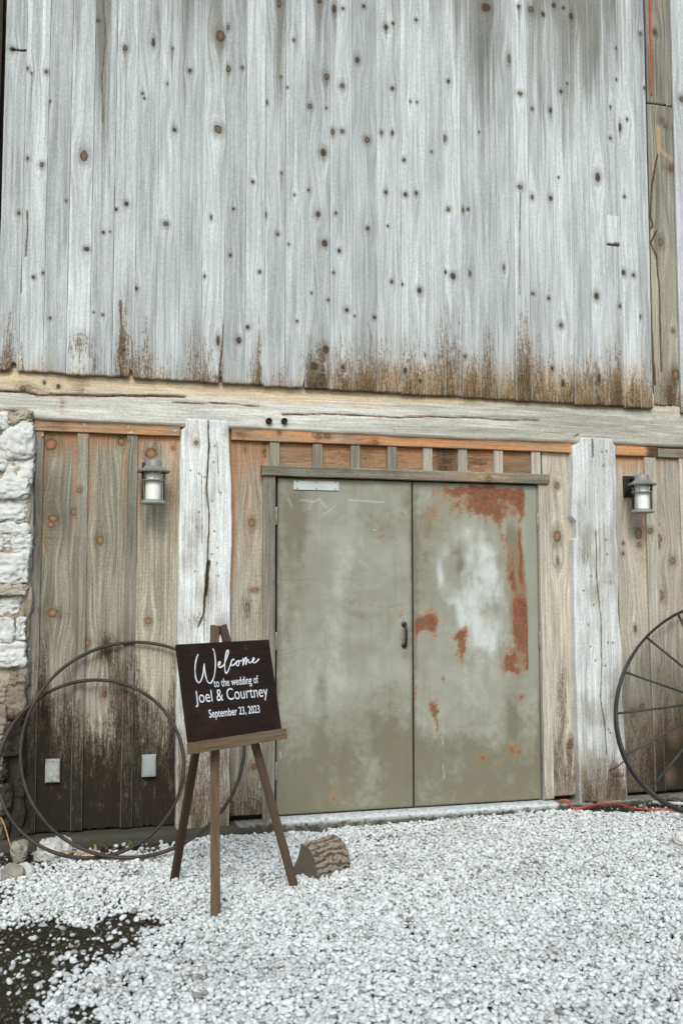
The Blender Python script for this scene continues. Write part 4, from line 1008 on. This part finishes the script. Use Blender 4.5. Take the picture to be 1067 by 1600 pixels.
# ================================================================ GRAVEL
def make_gravel():
    protos = bpy.data.collections.new('pebble_shapes')
    for k in range(9):
        bm = bmesh.new(); bmesh.ops.create_icosphere(bm, subdivisions=2, radius=1)
        sx, sy, sz = random.uniform(.95, 1.25), random.uniform(.72, .95), random.uniform(.48, .68)
        pl = [(Vector((random.uniform(-1, 1), random.uniform(-1, 1), random.uniform(-1, 1))).normalized(), random.uniform(.62, .9)) for _ in range(7)]
        for v in bm.verts:
            c = v.co.copy()
            for nrm, dd in pl:
                e = c.dot(nrm)-dd
                if e > 0: c -= nrm*e*.85
            v.co = (c.x*sx, c.y*sy, c.z*sz)
        me = bm_mesh('pebble', bm, True); me.materials.append(M['pebble'])
        o = bpy.data.objects.new('pebble', me); protos.objects.link(o)
    def density(x, y, px, py):
        n = fbm(x*5, y*5, 21, 4); n2 = fbm(x*14, y*14, 25, 3)
        j = (n-.5)*1.5+(n2-.5)*.8
        bare = np.zeros_like(x)
        for cx, cy, rx, ry, s in ((85, 1468, 132, 34, 1.5), (10, 1500, 110, 52, 1.5), (0, 1555, 75, 62, 1.4), (190, 1448, 62, 24, 1.35), (30, 1318, 95, 42, 1.6), (180, 1318, 100, 16, 1.1), (-60, 1400, 90, 60, 1.1), (960, 1263, 90, 9, 1.2), (1040, 1258, 60, 9, 1.3), (230, 1575, 40, 18, .45), (120, 1590, 60, 20, .5), (600, 1310, 70, 7, .5), (690, 1375, 60, 8, .35), (560, 1283, 60, 5, .5)):
            bare = np.maximum(bare, s*np.exp(-((px-cx)/rx)**2-((py-cy)/ry)**2))
        bare = bare+.9*sst(-.19, -.115, y)*(.4+.6*n)
        return np.clip(1.22-(bare*1.15+j*.75)*1.1, .07, 1.)
    P, R, Sc, T = [], [], [], []
    for layer, (sp, dz, keep) in enumerate(((.0180, -.004, 1.), (.0225, .006, .85), (.034, .013, .6))):
        xs = np.arange(-3.4, 4.4, sp); ys = np.arange(-3.95, -.112, sp*.92)
        X, Y = np.meshgrid(xs, ys, indexing='ij'); X = X.ravel(); Y = Y.ravel()
        X = X+rng.uniform(-.5, .5, X.size)*sp; Y = Y+rng.uniform(-.5, .5, Y.size)*sp
        px, py = pix(X, Y, gz(X, Y))
        ok = (px > -480) & (px < 1560) & (py < 1760)
        dn = density(X, Y, px, py)
        ok &= rng.random(X.size) < dn**(1.+layer*.6)*keep
        X, Y, dn, px, py = X[ok], Y[ok], dn[ok], px[ok], py[ok]
        Z = gz(X, Y)+dz+rng.normal(0, .0025, X.size)+.012*(fbm(X*4, Y*4, 33)-.5)-(1-dn)*(.004+dz*.9)
        sc = np.clip(rng.lognormal(-4.60, .38, X.size), .0045, .020)
        P.append(np.stack([X, Y, Z], -1)); Sc.append(sc)
        R.append(np.stack([rng.normal(0, .38, X.size), rng.normal(0, .38, X.size), rng.uniform(0, 6.28, X.size)], -1))
        tone = np.clip(rng.beta(3.2, 1.8, X.size), 0, 1)
        dirt = np.clip((.55-dn)*1.3*rng.random(X.size), 0, .8)+sst(.52, .72, fbm(X*2.2, Y*2.2, 44))*.30*rng.random(X.size)+.75*(rng.random(X.size) < .02)
        T.append(np.stack([tone, np.clip(dirt, 0, .9), 0*tone], -1))
    # clods and grit where the soil lies bare
    X = rng.uniform(-3.4, 4.4, 32000); Y = rng.uniform(-3.95, -.112, 32000)
    px, py = pix(X, Y, gz(X, Y)); dn = density(X, Y, px, py)
    ok = (px > -480) & (px < 1560) & (py < 1760) & (dn < .6); X, Y = X[ok], Y[ok]; n = X.size
    P.append(np.stack([X, Y, gz(X, Y)-.010+.004*rng.random(n)], -1)); Sc.append(rng.uniform(.003, .009, n))
    R.append(np.stack([rng.normal(0, .5, n), rng.normal(0, .5, n), rng.uniform(0, 6.28, n)], -1)); T.append(np.stack([rng.uniform(0, .6, n), np.clip(rng.normal(1.02, .1, n), .6, 1.12), np.zeros(n)], -1))
    P, R, Sc, T = map(np.concatenate, (P, R, Sc, T))
    me = bpy.data.meshes.new('gravel'); me.vertices.add(len(P)); me.vertices.foreach_set('co', P.astype(np.float32).ravel())
    vec_attr(me, 'rot', R); vec_attr(me, 'tint', T)
    a = me.attributes.new('scl', 'FLOAT', 'POINT'); a.data.foreach_set('value', Sc.astype(np.float32))
    a = me.attributes.new('vi', 'INT', 'POINT'); a.data.foreach_set('value', rng.integers(0, 9, len(P)).astype(np.int32))
    o = link('gravel', me, M['pebble'])
    tag(o, 'white pebble gravel spread over the yard before the barn', 'gravel', kind='stuff')
    ng = bpy.data.node_groups.new('pebble_scatter', 'GeometryNodeTree')
    ng.interface.new_socket('Geometry', in_out='INPUT', socket_type='NodeSocketGeometry')
    ng.interface.new_socket('Geometry', in_out='OUTPUT', socket_type='NodeSocketGeometry')
    N = ng.nodes; L = ng.links
    gi, go = N.new('NodeGroupInput'), N.new('NodeGroupOutput')
    ci = N.new('GeometryNodeCollectionInfo'); ci.inputs['Collection'].default_value = protos
    ci.inputs['Separate Children'].default_value = True; ci.inputs['Reset Children'].default_value = True
    ip = N.new('GeometryNodeInstanceOnPoints'); ip.inputs['Pick Instance'].default_value = True
    def na(nm, ty):
        x = N.new('GeometryNodeInputNamedAttribute'); x.data_type = ty; x.inputs['Name'].default_value = nm
        return x.outputs['Attribute']
    L.new(gi.outputs[0], ip.inputs['Points']); L.new(ci.outputs[0], ip.inputs['Instance'])
    L.new(na('vi', 'INT'), ip.inputs['Instance Index'])
    er = N.new('FunctionNodeEulerToRotation'); L.new(na('rot', 'FLOAT_VECTOR'), er.inputs[0]); L.new(er.outputs[0], ip.inputs['Rotation'])
    L.new(na('scl', 'FLOAT'), ip.inputs['Scale'])
    L.new(ip.outputs[0], go.inputs[0])
    o.modifiers.new('scatter', 'NODES').node_group = ng
    print('pebbles', len(P))
make_gravel()

# ================================================================ IRON HOOPS AND WHEEL
def ring_frame(bot, top):
    B, T = Vector(bot), Vector(top)
    return (B+T)/2, (T-B).length/2, (T-B).normalized()
def hoop(name, bot, top, r, wob, seed, label):
    c, R, up = ring_frame(bot, top)
    right = Vector((1, 0, 0)); 
    pts = []
    for i in range(96):
        a = 2*math.pi*i/96
        rr = R*(1+wob*math.sin(2*a+seed)+wob*.5*math.sin(3*a+seed*2))
        pts.append(c+right*math.cos(a)*rr+up*math.sin(a)*rr)
    o = tube(name, pts, [r*(.9+.25*float(vn(i*.9, seed, 3))) for i in range(96)], M['iron'], None, 10, True)
    return tag(o, label, 'hoop', 'bare iron hoops leaning on the boards')
b = G(213, 1347); X, Z = W(211, 1003, -.036)
hoop('iron_hoop', (b.x, b.y, b.z+.022), (X, -.038, Z), .0102, .004, 1., 'larger rusty iron hoop leaning on the boards, passing behind the easel')
b2 = G(145, 1350); X, Z = W(147, 1062, -.062)
hoop('iron_hoop', (b2.x, b2.y+.03, b2.z+.022), (X, -.066, Z), .0102, .005, 2.2, 'smaller rusty iron hoop leaning across the stone wall and boards')
# strap tied round the hoops where they cross near the ground, and its loose tail
p = G(151, 1340)
st_ = empty('strap', p); tag(st_, 'thin yellow strap tied round the iron hoops near the ground', 'strap')
tube('loop', catmull([(.0, -.02, .0), (-.004, -.03, .03), (-.008, -.016, .062), (-.006, .016, .066), (.0, .03, .035), (.002, .02, .004)], 5, True), .0042, M['gold'], st_, 6, True)
tube('tail', catmull([(-.225, .02, .035), (-.17, .01, .042), (-.10, .0, .034), (-.02, -.012, .022)], 6), .0045, M['gold'], st_, 6)
q = G(20, 1330)
tag(tube('twig', catmull([(q.x-.09, q.y+.05, q.z+.22), (q.x-.05, q.y+.02, q.z+.15), (q.x-.02, q.y, q.z+.06), (q.x+.0, q.y-.01, q.z+.0)], 5), [.004]*16, M['gold'], None, 6), 'thin orange brown twig standing by the stone wall foot', 'twig')

wb = G(1125, 1284); X, Z = W(1125, 941, -.05)
wc, WR, wup = ring_frame((wb.x, wb.y, wb.z+.03), (X, -.055, Z))
wheel = empty('wagon_wheel', wb); tag(wheel, 'spoked dark iron wagon wheel leaning on the barn wall', 'wheel')
winv = Matrix.Translation(-wb)
wr = Vector((1, 0, 0)); wnrm = wr.cross(wup).normalized()
def wpt(a, r, o=0): return wc+wr*math.cos(a)*r+wup*math.sin(a)*r+wnrm*o
V, F = [], []
prof = [(WR, -.020), (WR, .020), (WR-.004, .022), (WR-.010, .021), (WR-.013, .007), (WR-.022, .005), (WR-.022, -.005), (WR-.013, -.007), (WR-.010, -.021), (WR-.004, -.022)]
for i in range(96):
    for r, o in prof: V.append(wpt(2*math.pi*i/96, r, o))
m = len(prof)
for i in range(96):
    for k in range(m): F.append((i*m+k, i*m+(k+1) % m, ((i+1) % 96)*m+(k+1) % m, ((i+1) % 96)*m+k))
rim = link('rim', mesh('rim', V, F, False), M['wheel'], wheel); rim.matrix_parent_inverse = winv
for i in range(16):
    a = math.radians(4+22.5*i)
    s = tube('spoke', [wpt(a, .05, (-1)**i*.035), wpt(a, WR-.02, 0)], .0078, M['wheel'], wheel, 8); s.matrix_parent_inverse = winv
hv, hf = tube_vf([wc-wnrm*.09, wc-wnrm*.07, wc-wnrm*.05, wc+wnrm*.05, wc+wnrm*.07, wc+wnrm*.09], [.035, .045, .062, .062, .045, .035], 20)
hb = link('hub', mesh('hub', hv, hf), M['wheel'], wheel); hb.matrix_parent_inverse = winv

# ================================================================ WALL LANTERNS
def lantern(X, Z, label, out=.15):
    root = empty('wall_lantern', (X, -.002, Z)); tag(root, label, 'lantern', 'matching outdoor wall lanterns')
    y = -out
    link('back_plate', box_me('back_plate', -.058, .058, -.022, .002, -.005, .145, .006), M['darkmetal'], root)
    tube('arm', [(0, -.015, .115), (0, y+.02, .118)], .016, M['darkmetal'], root, 10)
    link('cap', lathe_me('cap', [(0, .145), (.020, .145), (.026, .140), (.047, .136), (.050, .131), (.050, .108), (.055, .098), (.075, .081), (.099, .074), (.098, .070), (.095, .064), (.082, .067), (.060, .072), (0, .074)], 40), M['lantern'], root, (0, y, 0))
    link('shade', lathe_me('shade', [(0, -.105), (.044, -.105), (.047, -.102), (.047, .068), (.044, .072), (0, .072)], 32), M['frost'], root, (0, y, 0))
    V, F = [], []
    link('globe', lathe_me('globe', [(.066, -.108), (.068, -.106), (.068, .066), (.066, .068), (.0645, .066), (.0645, -.106)], 40), M['glass'], root, (0, y, 0))
    cage = []
    link('band', lathe_me('band', [(.0695, .012), (.073, .012), (.073, .019), (.0695, .019)], 40), M['lantern'], root, (0, y, 0))
    for k in range(8):
        a = math.radians(k*45-90)
        tube('bar', [(math.cos(a)*.0715, y+math.sin(a)*.0715, .068), (math.cos(a)*.0715, y+math.sin(a)*.0715, .014)], .0022, M['lantern'], root, 6)
    for k in range(4):
        a = math.radians(k*90-60)
        tube('bar', [(math.cos(a)*.0715, y+math.sin(a)*.0715, .014), (math.cos(a)*.0715, y+math.sin(a)*.0715, -.105)], .0014, M['lantern'], root, 6)
    link('base', lathe_me('base', [(0, -.128), (.072, -.128), (.079, -.126), (.080, -.120), (.074, -.112), (.068, -.104), (.060, -.100), (0, -.100)], 40), M['lantern'], root, (0, y, 0))
    return root
X, Z = W(240, 755, -.15); lantern(X, Z, 'bronze wall lantern with white shade on the board beside the first post')
X, Z = W(1003, 773, -.15); lantern(X-.004, Z, 'bronze wall lantern with white shade and back plate above the wagon wheel')

# ================================================================ OUTLET BOXES
def outlet(x0, y0, x1, y1, mat, label, lid):
    (a, t), (b, u) = W(x0, y0, -.03), W(x1, y1, -.03)
    r = empty('outlet_box', ((a+b)/2, 0, u)); w, h = b-a, t-u
    tag(r, label, 'outlet box', 'outdoor outlet boxes on the boards')
    link('back_box', box_me('back_box', -w/2, w/2, -.020, .0, 0, h, .004), M[mat], r)
    link('cover', box_me('cover', -w/2+.005, w/2-.005, -.030 if not lid else -.040, -.0195, .005, h-.005, .004), M[mat], r)
    if lid:
        link('hinge_bar', box_me('hinge_bar', -w/2-.002, -w/2+.012, -.036, -.021, h-.022, h-.004, .002), M[mat], r)
        link('panel', box_me('panel', -w/2+.014, w/2-.012, -.043, -.0395, .014, h-.014, .002), M[mat], r)
    else:
        for z in (.012, h-.012):
            q = link('screw', lathe_me('screw', [(0, 0), (.003, 0), (.0036, .003)], 8), M['darkmetal'], r, (0, -.0315, z)); q.rotation_euler = (math.radians(-90), 0, 0)
outlet(71.5, 1187, 94, 1223, 'plasticw', 'grey outlet box with a flat grimy cover nearest the stone wall', False)
outlet(222.5, 1180, 244.5, 1214, 'plastic', 'grey outlet box with a raised lid beside the first post', True)

# ================================================================ EASEL AND SIGN
SYAW, STILT = .590, .208
sr = Vector((math.cos(SYAW), math.sin(SYAW), 0)); sb = Vector((-math.sin(SYAW), math.cos(SYAW), 0))
su = (Vector((0, 0, 1))*math.cos(STILT)+sb*math.sin(STILT)).normalized(); snm = sr.cross(su).normalized()     # snm points to the viewer
SO = Vector((-.479, -1.372, .708))                     # middle of the front face's lower edge
SWD, SHT, STH = .61, .457, .019
def bar(name, p0, p1, w, t, wdir, mat, parent, bev=.0025):
    """squared timber from p0 to p1, w along wdir, t along the third axis"""
    p0, p1 = Vector(p0), Vector(p1); ax = (p1-p0); L = ax.length; ax.normalize()
    wd = (Vector(wdir)-ax*ax.dot(Vector(wdir))).normalized(); td = ax.cross(wd)
    me = box_me(name, -w/2, w/2, -t/2, t/2, 0, L, bev)
    o = link(name, me, mat, parent)
    o.matrix_world = Matrix(((wd.x, td.x, ax.x, p0.x), (wd.y, td.y, ax.y, p0.y), (wd.z, td.z, ax.z, p0.z), (0, 0, 0, 1)))
    return o
f1, f2, f3 = G(337, 1434), G(462, 1387), G(271, 1378)
easel = empty('easel', (0, 0, 0)); tag(easel, 'wooden tripod easel standing on the gravel before the doors', 'easel')
back = -snm
fm = (f1+f2)/2
hgt = 1.372
topc = Vector((0, 0, 0))
base_c = SO + back*(STH+.014)
def leg_plane(r_off, z):       # a point of the leaning plane behind the sign
    k = (z-base_c.z)/su.z
    return base_c + su*k + sr*r_off
ztop = 1.235
tl, tr_ = leg_plane(-.026, ztop), leg_plane(.026, ztop)
f1 = Vector((f1.x, f1.y, f1.z-.02)); f2 = Vector((f2.x, f2.y, f2.z-.02))
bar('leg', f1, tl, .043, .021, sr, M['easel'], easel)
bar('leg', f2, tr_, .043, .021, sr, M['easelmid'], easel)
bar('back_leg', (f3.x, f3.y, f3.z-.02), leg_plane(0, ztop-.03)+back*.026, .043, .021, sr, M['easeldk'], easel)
LW = .606
lg0 = SO - su*.026 + snm*.004 + sr*.001
bar('ledge', lg0-sr*LW/2, lg0+sr*LW/2, .052, .062, su, M['easel'], easel)
hp = leg_plane(0, ztop-.02)
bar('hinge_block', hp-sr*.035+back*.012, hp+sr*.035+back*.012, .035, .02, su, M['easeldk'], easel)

sign = empty('welcome_sign'); tag(sign, 'dark brown wooden welcome sign with white lettering on the easel', 'sign')
sign.matrix_world = Matrix(((sr.x, su.x, snm.x, SO.x), (sr.y, su.y, snm.y, SO.y), (sr.z, su.z, snm.z, SO.z), (0, 0, 0, 1)))
link('panel', box_me('panel', -SWD/2, SWD/2, 0.001, SHT, -STH, 0, .0018), M['board'], sign)
for x, y, r in ((-.215, .415, .013), (.135, .420, .016)):
    k = link('knot', lathe_me('knot', [(0, .0004), (r*.8, .0004), (r, -.002)], 20), M['core'], sign, (x, y, .0002))
def s2(px, py):         # picture point on the sign's face -> sign coordinates
    k = Vector(ray(px, py)); c = Vector(CAM)
    t = (SO-c).dot(snm)/k.dot(snm); p = c+k*t-SO
    return p.dot(sr), p.dot(su)
def z1(x, y): return s2(295+x/8.892, 1005+y/8.892)
strokes = [[(132, 152), (112, 200), (95, 280), (88, 370), (95, 460), (115, 525), (142, 548), (168, 525), (190, 470), (205, 390), (215, 285), (221, 360), (236, 450), (260, 530), (290, 555), (320, 540), (350, 470), (368, 370), (372, 250), (362, 150), (348, 100), (335, 75)],
           [(414, 306), (434, 292), (442, 266), (429, 257), (413, 283), (413, 320), (430, 338), (455, 328), (490, 300), (515, 240), (540, 170), (553, 115), (540, 97), (525, 120), (508, 200), (500, 300), (505, 385), (520, 418), (545, 390), (575, 310), (590, 268)],
           [(630, 240), (622, 222), (605, 230), (590, 263), (589, 300), (605, 311), (635, 292), (662, 258)],
           [(690, 243), (668, 255), (660, 290), (675, 316), (692, 302), (698, 270), (690, 243), (712, 252), (738, 236)],
           [(754, 203), (756, 250), (752, 312), (760, 280), (776, 225), (797, 200), (795, 245), (790, 298), (800, 262), (816, 228), (828, 236), (830, 262), (845, 276), (864, 262), (892, 244), (908, 214), (898, 203), (885, 232), (890, 264), (915, 273), (945, 250), (974, 216)]]
V, F = [], []
for si, stx in enumerate(strokes):
    pts = catmull([z1(*p) for p in stx], 6)
    n = len(pts)
    rad = [.0031*(.75+.45*abs(math.sin(i*.16+si))) for i in range(n)]
    v, f = tube_vf([Vector((p[0], p[1], .0006+.0003*si)) for p in pts], rad, 8, False, (Vector((0, 0, 1)), .25))
    o = len(V); V += v; F += [tuple(i+o for i in q) for q in f]
link('lettering', mesh('lettering', V, F), M['paint'], sign)
def text(body, pl, pr, capscale, weight):
    (x0, y0), (x1, y1) = s2(*pl), s2(*pr)
    cu = bpy.data.curves.new('lettering', 'FONT'); cu.body = body; cu.size = 1.; cu.offset = weight; cu.extrude = .0; cu.resolution_u = 5
    tmp = bpy.data.objects.new('lettering', cu); COL.objects.link(tmp)
    bpy.context.view_layer.update()
    dg = bpy.context.evaluated_depsgraph_get()
    me = bpy.data.meshes.new_from_object(tmp.evaluated_get(dg)); me.name = 'lettering'
    bpy.data.objects.remove(tmp)
    xs = np.array([v.co.x for v in me.vertices]); a, b = xs.min(), xs.max()
    kx = (x1-x0)/(b-a); ky = capscale
    sl_ = (y1-y0)/(x1-x0)
    for v in me.vertices:
        X = x0+(v.co.x-a)*kx
        v.co = (X, y0+(X-x0)*sl_+v.co.y*ky, .0012)
    me.materials.clear()
    return link('lettering', me, M['paint'], sign)
def t2(x, y): return (295+x/7.621, 1050+y/7.621)
text('to the wedding of', t2(302, 181), t2(832, 130), .056, .002)
text('Joel & Courtney', t2(80, 372), t2(945, 289), .083, -.004)
text('September 23, 2023', t2(245, 545), t2(848, 483), .054, .004)

# ================================================================ LOG
def make_log():
    L = .285; R = .166
    ax = Vector((.825, .565, 0)); sd = Vector((.565, -.825, 0))
    apex = Vector((-.118, -1.005, float(gz(-.1, -1.))+.018))
    root = empty('firewood_log', (apex.x, apex.y, apex.z-.03)); tag(root, 'split firewood log with rough bark lying on the gravel', 'log')
    root.matrix_world = Matrix(((sd.x, ax.x, 0, apex.x), (sd.y, ax.y, 0, apex.y), (0, 0, 1, apex.z), (0, 0, 0, 1)))
    nu, nv = 90, 90
    U, Vv = np.meshgrid(np.linspace(0, 1, nu+1), np.linspace(0, 1, nv+1), indexing='ij')
    ang = math.radians(-9)+U*math.radians(80)
    w1 = (fbm(U*4, Vv*3.2, 501)-.5)*1.1+(fbm(U*11, Vv*9, 505)-.5)*.5
    q = U*7.0+w1*1.7
    ridge = np.abs(np.sin(q*math.pi))
    cross = np.abs(np.sin((Vv*4.2+w1*1.8+np.floor(q)*.41)*math.pi))
    bark = np.clip(ridge**.5*(.62+.38*np.clip(cross*2.2, 0, 1)), 0, 1)*(.6+.65*fbm(U*22, Vv*22, 502, 4))
    end = np.clip((Vv-.80)/.20, 0, 1)**2.5
    rr = R*(1+.05*np.sin(ang*2+.6)+.06*(fbm(U*3, Vv*2, 503)-.5))*(1-.10*end) - .011*(1-bark)
    P = np.stack([rr*np.cos(ang), Vv*L+.010*(fbm(U*9, Vv*0, 7)-.5), rr*np.sin(ang)], -1)
    i = np.arange(U.size).reshape(U.shape)
    F = np.stack([i[:-1, :-1], i[:-1, 1:], i[1:, 1:], i[1:, :-1]], -1).reshape(-1, 4)
    me = mesh('bark', P.reshape(-1, 3), F[:, ::-1].tolist()); vec_attr(me, 'st', np.stack([bark.ravel(), 0*bark.ravel(), 0*bark.ravel()], -1))
    link('bark', me, M['bark'], root)
    sec = [(.95*P[k, 0][0], .95*P[k, 0][2]) for k in range(0, nu+1, 2)]+[(.03, .08), (-.004, .02), (.0, -.015), (.09, -.026)]
    n = len(sec); V2 = [(x, .004+.004*vn(x*60, z*60, 3), z) for x, z in sec]+[(x*.90, L-.004, z*.90) for x, z in sec]
    F2 = [tuple(range(n)), tuple(range(2*n-1, n-1, -1))]+[((k+1) % n, k, n+k, n+(k+1) % n) for k in range(n)]
    link('cut_face', mesh('cut_face', V2, F2, False), M['cutface'], root)
    for row, sc in ((0, .92), (nv, .85)):
        V3, F3 = [], []
        for k in range(nu+1): V3 += [tuple(P[k, row]), (sc*P[k, row][0], P[k, row][1]+(.001 if row == 0 else -.004), sc*P[k, row][2])]
        for k in range(nu): F3.append((2*k, 2*k+1, 2*k+3, 2*k+2))
        cl = link('bark_edge', mesh('bark_edge', V3, F3, False), M['bark'], root)
        vec_attr(cl.data, 'st', np.full((len(V3), 3), .5))
make_log()

# ================================================================ CORD, PIPE, ROCKS, WEEDS
pts = []
for x, y in ((846, 1251), (862, 1252), (876, 1257), (892, 1267), (905, 1268), (922, 1264), (940, 1261), (957, 1260), (972, 1263), (990, 1268), (1015, 1270), (1040, 1270), (1062, 1274), (1090, 1276), (1130, 1272)):
    g = G(x, y); pts.append((g.x, min(g.y, -.115) if x > 870 else -.075, (g.z+.022) if x > 870 else .006))
tag(tube('extension_cord', catmull(pts, 6), .0062, M['cord'], None, 8), 'orange extension cord running from the door sill along the gravel', 'cord')
pa_, pb_ = G(1019, 1258), G(1130, 1262)
tag(tube('pipe', [(pa_.x, pa_.y, pa_.z+.02), ((pa_.x+pb_.x)/2, (pa_.y+pb_.y)/2, pa_.z+.016), (pb_.x, pb_.y, pb_.z+.02)], .011, M['oldpipe'], None, 10), 'short white pipe lying on the soil behind the wagon wheel', 'pipe')
def rock(px, py, w, h, dpt, mat, seed, label, group='loose rocks on the ground'):
    g = G(px, py)
    o = blob('rock', g.x-w/2, g.x+w/2, g.z-.02, g.z+h, g.y-dpt/2, dpt/2, seed, M[mat], None, min(w, h)*.30, 2.8, None, 20)
    tag(o, label, 'rock', group)
rock(82, 1337, .17, .085, .12, 'rockw', 31, 'pale jagged rock lying inside the iron hoops')
rock(20, 1370, .12, .045, .10, 'rockt', 32, 'low yellowish rock on the gravel edge below the stone wall')
rock(32, 1345, .08, .09, .07, 'rockt', 33, 'small reddish rock standing behind the hoop by the stone wall')
rock(1064, 1322, .10, .075, .10, 'rockw', 34, 'smooth pale stone on the gravel below the wagon wheel')
rock(40, 1364, .07, .045, .07, 'rockw', 35, 'small whitish rock touching the yellowish one')
def weed(px, py, n, size, label, name='weed', mat='leaf', lift=0.0):
    g = G(px, py); root = empty(name, (g.x, g.y, g.z+lift)); tag(root, label, 'weed' if mat == 'leaf' else 'leaves')
    AV, AF = [], []
    for k in range(n):
        a = random.uniform(0, 6.28); L = size*random.uniform(.6, 1.1); w = L*random.uniform(.14, .26); tip = random.uniform(.3, 1.)
        d = Vector((math.cos(a), math.sin(a), 0)); s = Vector((-d.y, d.x, 0))
        o = Vector((random.uniform(-1, 1)*size*.5, random.uniform(-1, 1)*size*.3, 0))
        V, F = [], []
        for i in range(5):
            t = i/4; c = o+d*L*t+Vector((0, 0, L*tip*(t*1.2-t*t*.7)+.004)); ww = w*math.sin(math.pi*min(1, t*.85+.12))
            V += [c-s*ww, c+s*ww+Vector((0, 0, ww*.2))]
        for i in range(4): F.append((2*i, 2*i+1, 2*i+3, 2*i+2))
        if mat == 'leaf': link('leaf', mesh('leaf', V, F), M[mat], root)
        else: AV += [v_+root.location for v_ in V]; AF += [tuple(i+len(AV)-len(V) for i in f_) for f_ in F]
    if mat != 'leaf':
        bpy.data.objects.remove(root); tag(link(name, mesh(name, AV, AF), M[mat]), label, 'leaves', kind='stuff')
weed(211, 1322, 14, .05, 'small green weed growing by the sill inside the hoops')
weed(793, 1264, 16, .04, 'low green weed at the foot of the white door sill')
weed(815, 1262, 12, .03, 'tiny green weed on the door sill nearest the orange cord')
weed(500, 1293, 10, .03, 'small green tuft on the gravel before the door sill')
weed(205, 1372, 9, .05, 'dark dead leaves lying on the gravel near the easel', 'dead_leaves', 'deadleaf', .012)
weed(925, 1258, 18, .06, 'brown dead leaves heaped along the sill before the second post', 'dead_leaves', 'deadleaf', .005)
weed(1045, 1255, 16, .06, 'brown dead leaves heaped behind the wagon wheel', 'dead_leaves', 'deadleaf', .005)
